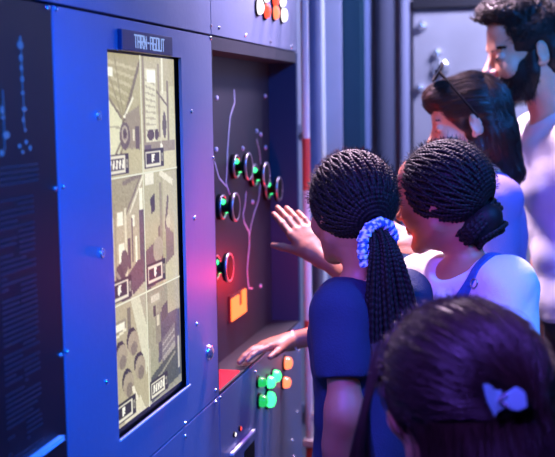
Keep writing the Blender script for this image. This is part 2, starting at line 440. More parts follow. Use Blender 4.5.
# --- monitor cabinet
cM = cabinet(YL, YS, ZB, ZT, 'steel cabinet with a tall lit monitor of six camera pictures', .40, .056)
sy0, sy1, sz0, sz1 = 1.7505, 2.1235, 1.0444, 1.6944
HB = .012
plate(YL, YS, ZB, ZT, cM, 'panel', (sy0-.004, sy1+HB, sz0-.012, sz1+.003))
for u, v in ((55.5, 9), (62, 186.5), (66, 351.5), (191, 111.5), (194, 218), (196.5, 324), (212.5, 158), (185, 423.5), (210, 38), (215.5, 390.5), (105.5, 381.5)): screw(u, v, cM, .0045 if u > 100 else .0042)
for u, v in ((97.5, 115.5), (101, 253)): cam_lock(u, v, cM)
p = W(208, 352, 0); MB().lathe(p, (1, 0, 0), [(.017, 0), (.017, .004), (.013, .009), (.008, .011), (.0001, .012)], 20).build('round_button', 'screw', cM, True)
mon = MB().box((-.05, sy0-.02, sz0-.03), (-.012, sy1+.03, sz1+.02)).build('monitor', 'bezel', cM)
# name plate
pa, pb = W(121.5, 31, .008), W(172.5, 53, .008)
zc = W(147, 43, .008)[2]; y0, y1 = W(122, 43, .008)[1], W(172.5, 43, .008)[1]; zh = (W(122, 28.5, .008)[2]-W(122, 50, .008)[2])/2
np_ = MB().box((0, y0, zc-zh), (.008, y1, zc+zh), .001).build('name_plate', 'plate', cM)
GL = {'T': [((0, 4), (2, 4)), ((1, 4), (1, 0))], 'A': [((0, 0), (0, 4)), ((0, 4), (2, 4)), ((2, 4), (2, 0)), ((0, 2), (2, 2))],
      'R': [((0, 0), (0, 4)), ((0, 4), (2, 4)), ((2, 4), (2, 2.2)), ((2, 2.2), (0, 2)), ((.8, 2), (2, 0))], 'N': [((0, 0), (0, 4)), ((0, 4), (2, 0)), ((2, 0), (2, 4))],
      '-': [((.3, 2), (1.7, 2))], 'G': [((2, 4), (0, 4)), ((0, 4), (0, 0)), ((0, 0), (2, 0)), ((2, 0), (2, 2)), ((2, 2), (1, 2))],
      'O': [((0, 0), (0, 4)), ((0, 4), (2, 4)), ((2, 4), (2, 0)), ((2, 0), (0, 0))], 'U': [((0, 4), (0, 0)), ((0, 0), (2, 0)), ((2, 0), (2, 4))]}
mb = MB(); txt = 'TARN-AGOUT'; ly0, ly1 = W(134, 43, .008)[1], W(164.5, 43, .008)[1]; lh = .0215; lw = (ly1-ly0)/len(txt)
for i, ch in enumerate(txt):
    for (a, b) in GL[ch]:
        wbar(mb, [A3(.008, ly0+(i+.12+a[0]/2*.7)*lw, zc-lh/2+a[1]/4*lh), A3(.008, ly0+(i+.12+b[0]/2*.7)*lw, zc-lh/2+b[1]/4*lh)], .0030)
mb.build('lettering', 'letter', np_)
# pictures on the monitor
class Ras:
    def __init__(s, base, nx=54, ny=84):
        s.nx, s.ny = nx, ny; s.u, s.v = np.meshgrid(np.linspace(0, 1, nx), np.linspace(0, 1, ny)); s.c = np.ones((ny, nx, 3))*np.array(base, float)
        s.asp = .82                                                         # width over height
    def put(s, m, col, a=1.): s.c[m] = s.c[m]*(1-a)+np.array(col, float)*a; return s
    def rect(s, a, b, c, d, col, al=1.): return s.put((s.u >= a) & (s.u <= b) & (s.v >= c) & (s.v <= d), col, al)
    def ell(s, cu, cv, ru, rv, col, al=1.): return s.put(((s.u-cu)/ru)**2+((s.v-cv)/rv)**2 <= 1, col, al)
    def ring(s, cu, cv, ru, rv, t, col, al=1.):
        q = np.sqrt(((s.u-cu)/ru)**2+((s.v-cv)/rv)**2); return s.put((q <= 1) & (q > 1-t), col, al)
    def poly(s, pts, col, al=1.):
        m = np.zeros(s.u.shape, bool); n = len(pts)
        for i in range(n):
            (x0, y0), (x1, y1) = pts[i], pts[(i+1) % n]
            if y0 == y1: continue
            m ^= ((y0 > s.v) != (y1 > s.v)) & (s.u < (x1-x0)*(s.v-y0)/(y1-y0)+x0)
        return s.put(m, col, al)
    def line(s, a, b, w, col, al=1.):
        a, b = np.array(a), np.array(b); d = b-a; L = d@d+1e-9
        t = np.clip(((s.u-a[0])*d[0]+(s.v-a[1])*d[1])/L, 0, 1)
        return s.put(np.hypot(s.u-a[0]-t*d[0], (s.v-a[1]-t*d[1])/s.asp) <= w/2, col, al)
    def grain(s, seed, amt):
        r = np.random.default_rng(seed); s.c += r.normal(size=s.u.shape)[..., None]*amt; return s
    def battery(s, bars, a=.03, b=.6, c=.8, d=.965):
        dk, lt = (58, 50, 48), (220, 214, 190)
        s.rect(a-.03, b+.1, c-.02, d+.02, dk); s.rect(a, b, c, d, lt); s.rect(a+.03, b-.03, c+.02, d-.02, dk); s.rect(b+.015, b+.075, c+.03, d-.03, (150, 145, 125)); s.rect(b+.03, b+.06, c+.05, d-.05, dk)
        w = b-a
        if bars:
            for i in range(5): x = a+w*(.12+i*.17); s.poly([(x, d-.03), (x+.05, d-.03), (x+.075, c+.03), (x+.025, c+.03)], (235, 230, 210))
        else: s.poly([(a+w*.42, c+.03), (a+w*.6, c+.03), (a+w*.54, c+.075), (a+w*.62, c+.075), (a+w*.42, d-.025), (a+w*.48, c+.1), (a+w*.4, c+.1)], (245, 240, 220))
        return s
K = (186, 178, 136); KL = (216, 212, 172); KD = (128, 116, 92); KK = (84, 70, 68)
def t1():
    r = Ras((176, 168, 126))
    r.poly([(0, 0), (.98, 0), (.9, .12), (.55, .52), (.4, .52), (0, .28)], (165, 156, 112))
    for i in range(6): r.line((0, .06+i*.055), (.9-.09*i, .12+i*.07), .035, (188, 180, 138)); 
    r.line((.0, .0), (.5, .55), .03, (150, 140, 100)); r.line((.3, 0), (.52, .55), .03, (150, 140, 100)); r.line((1, .05), (.5, .56), .06, (120, 108, 84))
    r.rect(.07, .26, .11, .19, (238, 238, 214)); r.line((.55, .5), (.78, .36), .03, (232, 228, 200)); r.rect(.5, .6, .5, .53, (240, 236, 210))
    r.poly([(0, .3), (.05, .3), (.47, .52), (.4, .78), (.12, 1), (0, 1)], (214, 212, 172)); r.line((.02, .3), (.45, .52), .035, KD); r.line((0, .58), (.42, .6), .02, (170, 164, 130))
    r.poly([(.55, .5), (.95, .42), (1, .75), (.62, .8)], (150, 138, 112)); r.rect(.83, .93, .6, .8, (98, 84, 78)); r.rect(.75, .8, .62, .72, (214, 206, 176))
    r.poly([(.4, .78), (.62, .78), (1, .8), (1, 1), (.2, 1)], (184, 176, 132)); r.line((.42, .72), (.05, .95), .04, KD); r.line((.48, .75), (.25, .95), .03, KD)
    r.ell(.53, .67, .14, .115, (104, 90, 84)); r.ring(.53, .655, .09, .07, .35, (176, 164, 138)); r.ell(.53, .655, .04, .03, KK)
    return r.grain(1, 5).battery(1, .03, .52, .83, .965)
def t2():
    r = Ras((196, 190, 152))
    r.rect(0, 1, 0, .5, (182, 174, 136)); r.rect(.12, .42, .1, .78, (214, 210, 178)); r.rect(.05, .1, 0, .75, (140, 128, 104))
    for i in range(9): r.line((.13, .2+i*.055), (.4, .24+i*.05), .02, (178, 170, 140))
    r.rect(.18, .42, .12, .22, (244, 244, 226)); r.rect(.48, .54, .05, .7, (150, 138, 112)); r.rect(.56, .74, .3, .72, (206, 200, 166)); r.rect(.74, .8, .2, .75, (132, 120, 100)); r.rect(.82, .97, .25, .8, (200, 196, 156))
    r.line((.45, .3), (.75, .42), .03, (120, 108, 90)); r.line((.62, 0), (.62, .3), .05, (226, 224, 196))
    r.ell(.66, .6, .06, .12, (98, 88, 80)); r.ell(.25, .68, .1, .05, KK); r.ell(.42, .68, .06, .05, KK)
    r.rect(.05, .98, .74, .84, (150, 138, 118)); r.rect(.06, .26, .76, .9, (104, 92, 96)); r.line((.55, .6), (.55, .85), .03, (210, 206, 180)); r.ell(.55, .8, .04, .04, (236, 232, 210))
    r.rect(0, 1, .9, 1, (206, 200, 164)); r.rect(.62, 1, .84, 1, (204, 198, 158))
    return r.grain(2, 5).battery(0, .08, .52, .82, .955)
def t3():
    r = Ras((178, 168, 132))
    r.poly([(0, 0), (1, 0), (.5, .3), (0, .32)], (160, 150, 112)); r.line((.45, .05), (.9, 0), .05, KD); r.line((.5, .3), (.95, 0), .03, (120, 106, 88)); r.line((.6, .3), (1, .02), .03, (226, 220, 190))
    for q in ((.03, .14, .3, .42), (.03, .14, .58, .75), (.26, .4, .27, .38), (.27, .42, .52, .68), (.66, .72, .32, .42), (.72, .78, .5, .72), (.88, .97, .12, .32), (.0, .1, .14, .2), (.04, .12, .8, .94)): r.rect(*q, (236, 232, 204))
    r.rect(.45, .5, .25, .8, (214, 208, 174)); r.rect(.17, .22, .2, .8, (150, 138, 110)); r.rect(.52, .6, .5, .75, (92, 78, 76)); r.rect(.85, 1, .3, .8, (92, 78, 80)); r.line((.65, .35), (.65, .7), .03, (100, 88, 80))
    r.poly([(.42, .82), (.8, .7), (1, .72), (1, 1), (.3, 1)], (98, 82, 82)); r.ell(.3, .78, .13, .1, (82, 70, 66)); r.ell(.42, .68, .1, .1, (96, 82, 76)); r.ell(.22, .9, .12, .06, (86, 74, 70)); r.line((.2, .75), (.5, .92), .04, (150, 140, 118)); r.line((.55, .84), (.6, 1), .05, (200, 190, 165))
    r.poly([(.5, 1), (1, .9), (1, 1)], (186, 178, 146))
    return r.grain(3, 7).battery(0, .03, .5, .82, .965)
def t4():
    r = Ras((172, 166, 126))
    r.rect(0, .5, 0, .6, (178, 172, 132)); r.rect(.45, .52, .1, .75, (150, 140, 112)); r.rect(.55, .98, .02, .55, (186, 178, 142)); r.rect(.05, .3, 0, .1, (226, 222, 196)); r.line((.5, .02), (1, .16), .07, (224, 218, 188))
    r.poly([(.18, .22), (.32, .18), (.32, .33), (.2, .36)], (66, 58, 54)); r.line((.7, .25), (.62, .5), .06, (110, 96, 84)); r.line((.42, .5), (.4, .65), .06, (118, 104, 88))
    r.poly([(.0, .66), (.4, .58), (.5, .62), (.55, .95), (0, 1)], (108, 92, 88)); r.ell(.38, .68, .15, .11, (170, 160, 134)); r.poly([(.62, .5), (.68, .4), (.75, .55), (.9, .6), (.9, .85), (.6, .85)], (134, 116, 104)); r.ell(.7, .46, .07, .06, (200, 192, 160))
    r.rect(.86, 1, .1, .95, (186, 180, 142)); r.poly([(.55, .85), (1, .75), (1, 1), (.5, 1)], (196, 188, 150))
    return r.grain(4, 5).battery(0, .06, .48, .80, .945)
def t5():
    r = Ras((176, 166, 130))
    r.poly([(.55, 0), (1, 0), (1, .6), (.95, .72), (.72, .3)], (206, 204, 172)); r.poly([(.8, 0), (1, 0), (1, .3)], (170, 164, 136)); r.rect(.45, .53, .05, .35, (120, 112, 92)); r.rect(.03, .1, .3, .9, (200, 194, 156))
    r.rect(.05, .4, .13, .24, (150, 140, 114)); r.rect(.08, .37, .15, .215, (236, 230, 206)); r.line((.05, .26), (.4, .22), .03, (224, 218, 186))
    for cu, cv in ((.26, .42), (.58, .36), (.42, .68), (.76, .6)):
        r.ell(cu-.03, cv-.03, .14, .1, (66, 56, 52)); r.ell(cu+.01, cv+.01, .15, .1, (166, 152, 124)); r.ell(cu+.03, cv+.06, .09, .06, (104, 92, 80), .55)
    r.line((.55, .75), (.75, .95), .06, (226, 218, 190)); r.poly([(.3, .95), (.75, .85), (.9, 1), (.3, 1)], (214, 206, 172))
    return r.grain(5, 5).battery(0, .03, .52, .82, .955)
def t6():
    r = Ras((150, 146, 118))
    r.rect(0, .3, .1, 1, (158, 156, 124)); r.rect(.12, .36, .05, .12, (230, 226, 204)); r.rect(.08, .4, .04, .14, (176, 170, 140), .5); r.poly([(.32, .22), (1, .3), (1, .62), (.3, .68)], (92, 86, 92)); r.rect(.62, 1, 0, .28, (176, 168, 134))
    r.poly([(.42, .2), (.62, .16), (.62, .3), (.42, .33)], (84, 78, 74)); r.rect(.24, .38, .22, .5, (140, 136, 112)); r.rect(.28, .35, .25, .34, (206, 200, 170)); r.rect(.18, .25, .15, .25, (70, 66, 60))
    r.poly([(.4, .5), (.82, .4), (.82, .66), (.4, .78)], (124, 118, 116))
    for i in range(3): r.line((.44, .54+i*.06), (.8, .46+i*.06), .02, (172, 166, 154))
    r.poly([(.46, .66), (.82, .58), (.82, .66), (.46, .76)], (158, 152, 138)); r.poly([(0, .78), (.3, .72), (1, .6), (1, .92), (0, 1)], (84, 86, 74))
    r.line((.15, .85), (.8, .68), .03, (150, 148, 124)); r.rect(.9, .95, .55, .85, (190, 184, 156)); r.line((.3, .8), (.35, .95), .04, (160, 156, 130)); r.rect(0, .06, .5, 1, (186, 180, 150))
    return r.grain(6, 6).battery(1, .06, .46, .82, .955)
ym = 1.930; z1_, z2_ = 1.4806, 1.2606; gp = .0016
for fn, (a, b, zt, zb) in zip((t1, t2, t3, t4, t5, t6), ((sy0, ym, sz1, z1_), (ym, sy1, sz1, z1_), (sy0, ym, z1_, z2_), (ym, sy1, z1_, z2_), (sy0, ym, z2_, sz0), (ym, sy1, z2_, sz0))):
    r = fn(); ny, nx = r.ny, r.nx
    V = np.stack([np.full(r.u.shape, -.0115), a+gp/2+r.u*(b-a-gp), zt-gp/2-r.v*(zt-zb-gp)], -1).reshape(-1, 3)
    i = np.arange(nx*ny).reshape(ny, nx); Q = np.stack([i[:-1, :-1], i[1:, :-1], i[1:, 1:], i[:-1, 1:]], -1).reshape(-1, 4)
    me = mesh_np(V, Q); c = np.clip(r.c, 0, 255)/255; c = np.where(c <= .04045, c/12.92, ((c+.055)/1.055)**2.4); setcol(me, c.reshape(-1, 3))
    link('camera_picture', me, 'feed', mon)
mb = MB()
for a, b in (((-.0113, ym, sz0), (-.0113, ym, sz1)), ((-.0113, sy0, z1_), (-.0113, sy1, z1_)), ((-.0113, sy0, z2_), (-.0113, sy1, z2_))): wbar(mb, [A3(*a), A3(*b)], .003, t=.0006)
mb.build('divider', 'divider', mon)
a, b = A3(.001, sy0-.004, sz0-.0105), A3(.001, sy1+HB+.002, sz0-.0105)
mb = MB(); wbar(mb, [a, b], .003, t=.002); mb.build('lower_lip', 'panel_edge', cM)
# --- lower row
cL0 = cabinet(YL, YS, .02, ZB, 'blank lower steel cabinet under the monitor panel')
plate(YL, YS, .02, ZB, cL0); screw(185, 436.5, cL0, .0045); screw(215.5, 402, cL0, .0045)
cL1 = cabinet(YS, YR, .02, ZB, 'lower steel cabinet with round green and orange lamps under the recess')
plate(YS, YR, .02, ZB, cL1)
for u, v in ((220, 397.5), (255, 372), (299, 351), (294, 332), (297, 412), (292, 440.5), (293.5, 456)): screw(u, v, cL1, .0042)
for u, v, m, r, l in ((262.5, 382, 'green_soft', .013, 'dim green'), (271.5, 382, 'green', .0165, 'bright green'), (277, 376, 'green', .0165, 'bright green'), (288.5, 363, 'orange', .018, 'orange'), (263.5, 401, 'green_soft', .016, 'dim green'), (271.5, 399.5, 'green', .021, 'bright green'), (287, 382.5, 'orange', .016, 'orange')):
    tag(lamp(u, v, m, cL1, r, .022), l+' glowing lamp')
tag(lamp(240.5, 428.5, 'red', cL1, .0055, .006, 'pilot_light'), 'small red light'); tag(lamp(235, 434.5, 'white_lamp', cL1, .0055, .006, 'pilot_light'), 'small white light')
a, b = W(231.5, 454.5, .006), W(254, 430.5, .006)
MB().obox((a+b)/2, (nrm(b-a), (0, 0, 1), (1, 0, 0)), (np.linalg.norm(b-a)/2, .0035, .004), .001).build('pull_bar', 'panel_edge', cL1)
a, b = W(244, 447, 0), W(254, 437, 0); MB().box((-.002, a[1], a[2]-.12), (.0012, b[1], a[2]-.012)).build('slot', 'black', cL1)
# --- recess cabinet
RX = -.082
cR = empty('console_cabinet', (0, (YS+YR)/2, ZB), 'dark recessed cabinet with valve knobs, branching map lines and a glowing square sign', 'control panel', 'cabinets of the control console')
mb = MB().box((-.40, YS+.001, ZB+.001), (RX-.004, YR-.001, ZT-.001)); mb.box((RX-.004, YR-.024, ZB+.001), (0, YR-.001, ZT-.001)); mb.build('carcass', 'carcass', cR)
MB().box((RX-.004, YS+.001, ZB+.001), (RX, YR-.025, ZT-.001)).build('back_panel', 'recess', cR)
MB().box((RX, YS+.001, ZB+.001), (0, YR-.025, ZB+.006)).build('ledge', 'recess', cR)
MB().box((RX, YS+.001, ZT-.03), (0, YR-.025, ZT-.001)).build('soffit', 'recess', cR)
MB().box((RX, YS+.001, ZB+.006), (-.0005, YS+.006, ZT-.03)).build('side_panel', 'recess', cR)
a, b = W(222, 374, ZB), None
def onz(u, v, z):
    d = CF+(u-277.5)/FPX*CR-(v-228.5)/FPX*CU; return CAM+d*((z-CAM[2])/d[2])
a, b = onz(221, 378, ZB+.012), onz(238, 359, ZB+.012)
mb = MB().box((RX+.012, YS+.02, ZB+.0058), (-.006, YS+.2, ZB+.0095), .001); tag(mb.build('light_strip', 'strip', cR), 'glowing red light strip')
def river(pts, w, i):
    mb = MB(); wbar(mb, [W(u, v, RX) for u, v in pts], w, t=.0008); return mb.build('map_line', 'river', cR)
for i, (pts, w) in enumerate((([(234, 90), (234.5, 103), (230, 117), (228.5, 135), (227.5, 150), (227, 165), (226, 183), (229, 193), (233, 199)], .006),
    ([(214.5, 162), (219, 178), (226, 186)], .004), ([(256.5, 139), (259.5, 152), (261, 165), (262, 180)], .003),
    ([(246, 192), (245, 205), (243, 214), (244, 222), (249, 232), (249.5, 245), (248, 258), (247, 270), (248.5, 288)], .006), ([(261, 180), (258.5, 200), (254.5, 212), (251, 225), (249.5, 235)], .004), ([(249, 288), (252.5, 288.5)], .004))): river(pts, w, i)
for u, v in ((216, 98), (264.5, 96), (256, 131), (260, 134.5), (242, 148.5), (265, 147.5), (215.5, 149.5), (252, 202), (260, 286), (265, 178)):
    p = W(u, v, RX); MB().lathe(p, (1, 0, 0), [(.006, 0), (.006, .004), (.003, .006), (.0001, .006)], 10).build('socket', 'river', cR, True)
def knob(u, v, sc=1.):
    q = W(u, v, RX+.045); q[0] = RX; ax = (1, 0, 0)
    k = MB().lathe(q, ax, [(.032*sc, 0), (.032*sc, .008), (.028*sc, .012), (.014*sc, .014), (.012*sc, .03)], 24).build('valve_knob', 'black', cR, True)
    MB().lathe(q+A3(.03, 0, 0), ax, [(.02*sc, 0), (.034*sc, .004), (.036*sc, .010), (.033*sc, .016), (.02*sc, .018), (.0001, .017)], 28).build('hand_wheel', 'black', k, True)
    mb = MB(); mb.torus(q+A3(.044, 0, 0), ax, .033*sc, .0035); mb.build('rim', 'chrome', k, True)
    mb = MB(); mb.torus(q+A3(.012, 0, 0), ax, .0285*sc, .0032); mb.build('base_ring', 'chrome', k, True)
    for t in (-.5, 2.4): MB().ball(q+A3(.016, math.cos(t)*.021*sc, math.sin(t)*.021*sc), .007*sc, 10).build('green_light', 'green', k, True)
    return k
for u, v in ((249, 166.5), (266.5, 175), (279.5, 189), (236, 207), (229.5, 267.5)): knob(u, v)
# glowing square sign with a notch
c0, c1, c2, c3 = W(228.5, 297, RX), W(243, 289, RX), W(243, 312, RX), W(229, 321, RX)
y0, y1 = c0[1], c1[1]; z0 = (c2[2]+c3[2])/2; z1 = (c0[2]+c1[2])/2
sg = MB().box((RX, y0-.004, z0-.004), (RX+.006, y1+.004, z1+.004), .001).build('square_sign', 'sign_edge', cR)
w = y1-y0; h = z1-z0; mb = MB(); x0, x1 = RX+.006, RX+.0095
pts = [(0, 0), (1, 0), (1, 1), (.74, 1), (.74, .42), (.50, .42), (.50, .93), (0, .92)]
mb.prism([A3(x0, y0+a*w, z0+b*h) for a, b in pts], A3(x1-x0, 0, 0)); mb.build('glowing_face', 'sign', sg)
# ------------------------------------------------------------------ things behind the console
def cylinder_thing(name, u, Z, r, z0, z1, m, label, cat, group=None):
    p = P(u, 230, Z); e = empty(name, (p[0], p[1], z0), label, cat, group); return e, A3(p[0], p[1], 0)
pp = P(307, 228, 3.46)
st = empty('striped_pole', (pp[0], pp[1], 0), 'red and white striped pole standing right beside the console end', 'pole')
def zat(v, Z): return P(307, v, Z)[2]
segs = [(ZC, zat(138, 3.46), 'pole_white'), (zat(138, 3.46), zat(190, 3.46), 'pole_red'), (zat(190, 3.46), zat(322, 3.46), 'pole_white'), (zat(322, 3.46), zat(345, 3.46), 'pole_red'), (zat(345, 3.46), zat(450, 3.46), 'pole_white'), (zat(450, 3.46), .3, 'pole_red'), (.3, 0, 'pole_white')]
for za, zb, m in segs: tag(MB().cyl((pp[0], pp[1], zb), (pp[0], pp[1], za), .0125).build('pole_section', m, st, True), ('red' if m == 'pole_red' else 'white')+' painted section')
za = zat(447, 3.46); MB().box((pp[0]-.02, pp[1]-.02, za-.02), (pp[0]+.055, pp[1]+.02, za+.005), .004).build('clamp', 'pole_white', st)
p2 = P(322, 300, 3.46)
MB().cyl((p2[0], p2[1], zat(500, 3.46)), (p2[0], p2[1], zat(330, 3.46)), .009).build('side_post', 'pole_white', st, True)
MB().cyl((pp[0], pp[1], zat(428, 3.46)), (p2[0], p2[1], zat(405, 3.46)), .008).build('brace', 'pole_white', st, True)
MB().cyl((pp[0], pp[1], 0), (pp[0], pp[1], .015), .09).build('foot_plate', 'iron', st, True)
def pipe(u, Z, r, m, label, nb=0):
    p = P(u, 230, Z); e = empty('vertical_pipe', (p[0], p[1], 0), label, 'pipe', 'pipes behind the console')
    MB().cyl((p[0], p[1], 0), (p[0], p[1], ZC), r, n=32).build('tube', m, e, True)
    for z in (.4, 2.2): MB().lathe((p[0], p[1], z), (0, 0, 1), [(r*1.02, 0), (r*1.16, .004), (r*1.16, .03), (r*1.02, .034)], 32).build('pipe_band', m, e, True)
    return e, p
e, p = pipe(314, 3.85, .03, 'pipe_dark', 'grey blue slim pipe just right of the striped pole')
for v, h in ((53, .012), (118, .04), (75, .01)):
    q = P(311, v, 3.82); MB().ball(q, 1, 12, np.eye(3), (.011, .011, h)).build('rivet', 'screw', e, True)
pipe(322, 4.1, .017, 'pole_white', 'thin pale pipe between the slim grey pipe and broad pale pipe')
p = P(334, 230, 4.4); e = empty('flat_post', (p[0], p[1], 0), 'broad flat pale blue post left of the dark pillar', 'post')
MB().obox((p[0], p[1], ZC/2), (RH, FH, UP), (.036, .02, ZC/2), .003).build('post_face', 'pipe', e)
for z in (.5, 1.3, 2.3): MB().lathe(A3(p[0], p[1], z)-FH*.02, -FH, [(.012, 0), (.011, .004), (.0001, .006)], 14).build('rivet', 'screw', e, True)
p = P(318, 230, 4.75); q_ = P(345, 230, 4.75); sh_ = empty('wall_sheet', (p[0], p[1], 0), 'pale steel sheet standing behind the vertical pipes', 'sheet')
MB().obox((P(322, 230, 4.75)*A3(1, 1, 0))+A3(0, 0, 1.4), (RH, FH, UP), (.105, .008, 1.4), .002).build('sheet_face', 'pipe', sh_)
for z in (.3, 1.5, 2.6): MB().obox((P(322, 230, 4.735)*A3(1, 1, 0))+A3(0, 0, z), (RH, FH, UP), (.105, .008, .02), .002).build('batten', 'pipe_dark', sh_)
p = P(353, 230, 4.5); pl = empty('steel_pillar', (p[0], p[1], 0), 'dark teal steel pillar rising behind the ponytail girl', 'pillar')
mb = MB().box((p[0]-.045, p[1]-.05, 0), (p[0]+.045, p[1]-.04, ZC)); mb.box((p[0]-.045, p[1]+.04, 0), (p[0]+.045, p[1]+.05, ZC)); mb.box((p[0]-.006, p[1]-.045, 0), (p[0]+.006, p[1]+.045, ZC)); mb.build('beam', 'pillar', pl)
MB().box((p[0]-.09, p[1]-.09, 0), (p[0]+.09, p[1]+.09, .015)).build('base_plate', 'iron', pl)
# riveted steel door on the back wall
YD = Y1
def BW(u, v, dy=0): return WY(u, v, YD-dy)
dl, dr = BW(414, 200)[0], min(BW(640, 200)[0], X1-.1)
dr_ = empty('steel_hatch', ((dl+dr)/2, Y1, 0), 'wide pale steel hatch with round bolts on the back wall', 'hatch')
zt = BW(430, 9, .05)[2]
MB().box((dl, Y1-.04, .0), (dr, Y1-.001, zt), .006).build('leaf', 'back', dr_)
MB().box((dl, Y1-.07, zt), (dr, Y1-.001, zt+.055), .006).build('lintel', 'iron', dr_)
for u, v, r in ((437, 53, .019), (440, 68, .034), (420, 88, .018), (422, 26, .02), (500, 20, .02)):
    q = BW(u, v, .05); q[1] = Y1-.04; MB().lathe(q, (0, -1, 0), [(r*1.2, 0), (r*1.2, .008), (r, .012), (r*.95, .03), (r*.6, .042), (.0001, .046)], 20).build('bolt', 'screw', dr_, True)
def wallpipe(u, r, m, label):
    q = BW(u, 200, r+.02); e = empty('vertical_pipe', (q[0], Y1-r-.02, 0), label, 'pipe', 'pipes on the back wall')
    MB().cyl((q[0], Y1-r-.02, 0), (q[0], Y1-r-.02, ZC), r, n=28).build('tube', m, e, True)
    for z in (.5, 2.35): MB().lathe((q[0], Y1-r-.02, z), (0, 0, 1), [(r*1.02, 0), (r*1.2, .005), (r*1.2, .04), (r*1.02, .045)], 28).build('pipe_band', m, e, True)
wallpipe(405, .024, 'pipe_mid', 'slim grey pipe on the back wall along the hatch edge')
wallpipe(386, .042, 'pipe_dim', 'thick grey pipe on the back wall left of the slim one')
wallpipe(365.5, .03, 'pipe_blue', 'bluish pipe on the back wall just right of the dark pillar')
# ------------------------------------------------------------------ people
SK = {'brown': (168, 106, 84), 'light': (224, 172, 146), 'man': (222, 168, 140), 'olive': (196, 140, 112)}
class Fr:
    def __init__(s, o, f, up=UP, sc=1., roll=0.):
        s.o = np.asarray(o, float); f = nrm(f); r = nrm(np.cross(f, up)); u = np.cross(r, f)
        if roll: a = math.radians(roll); r, u = r*math.cos(a)+u*math.sin(a), u*math.cos(a)-r*math.sin(a)
        s.R = np.stack([r, f, u], 1); s.s = sc
    def __call__(s, x, y, z): return s.o+s.R@(s.s*A3(x, y, z))
    def loc(s, X): return ((X-s.o)@s.R)/s.s
    def e(s, c, r, k=0., op='u', rot=None):
        R = s.R if rot is None else s.R@rot
        return E(s(*c), np.array(r)*s.s, R, k*s.s, op)
    def c(s, a, b, ra, rb=None, k=0., op='u'): return C(s(*a), s(*b), ra*s.s, (ra if rb is None else rb)*s.s, k*s.s, op)
def rotz(d): a = math.radians(d); return np.array([[math.cos(a), -math.sin(a), 0], [math.sin(a), math.cos(a), 0], [0, 0, 1]])
def rotx(d): a = math.radians(d); return np.array([[1, 0, 0], [0, math.cos(a), -math.sin(a)], [0, math.sin(a), math.cos(a)]])
def head_prims(h, jaw=1., nose=1., ears=1., lip=1.):
    p = [h.e((0, -.014, .026), (.0765, .098, .088)), h.e((0, .02, -.045), (.059*jaw, .066, .075), .03), h.e((0, .05, -.03), (.05, .045, .06), .02),
         h.c((.048*jaw, .008, -.06), (.018, .068, -.1), .018, .016, .02), h.c((-.048*jaw, .008, -.06), (-.018, .068, -.1), .018, .016, .02), h.e((0, .079, -.104), (.02, .016, .016), .018),
         h.c((-.03, .083, .021), (.03, .083, .021), .011, .011, .014), h.e((0, .062, .055), (.055, .032, .04), .03)]
    for s in (-1, 1):
        p += [h.e((s*.038, .068, -.03), (.024, .02, .024), .02), h.e((s*.033, .099, .0), (.016, .015, .012), .012, 's')]
    p += [h.c((0, .09, .012), (0, .106+.006*nose, -.026), .0075, .0095, .012), h.e((0, .112+.004*nose, -.031), (.0105, .0105, .0095), .008),
          h.e((.0115, .101, -.034), (.0075, .009, .007), .006), h.e((-.0115, .101, -.034), (.0075, .009, .007), .006)]
    p += [h.c((-.019, .09, -.0625), (0, .0985, -.0585), .0042, .0062*lip, .006), h.c((.019, .09, -.0625), (0, .0985, -.0585), .0042, .0062*lip, .006),
          h.c((-.017, .09, -.0665), (.0, .0965, -.0715), .0042, .0072*lip, .005), h.c((.017, .09, -.0665), (.0, .0965, -.0715), .0042, .0072*lip, .005), h.c((-.02, .098, -.065), (.02, .098, -.065), .0016, .0016, .003, 's'), h.e((0, .102, -.085), (.022, .012, .006), .012, 's')]
    for s in (-1, 1):
        p += [h.e((s*.033, .0815, .001), (.0135, .0135, .0125), .004)]
        if ears:
            r = rotz(-s*22)@rotx(-10)
            p += [h.e((s*(.073+.007*ears), -.012, -.01), (.0085*ears, .0195*ears, .033*ears), .006, 'u', r), h.e((s*(.080+.0085*ears), -.008, -.007), (.006, .0125*ears, .022*ears), .004, 's', r), h.e((s*.078*(.9+.1*ears), -.002, -.012-.024*ears), (.006, .009*ears, .01*ears), .005)]
    return p
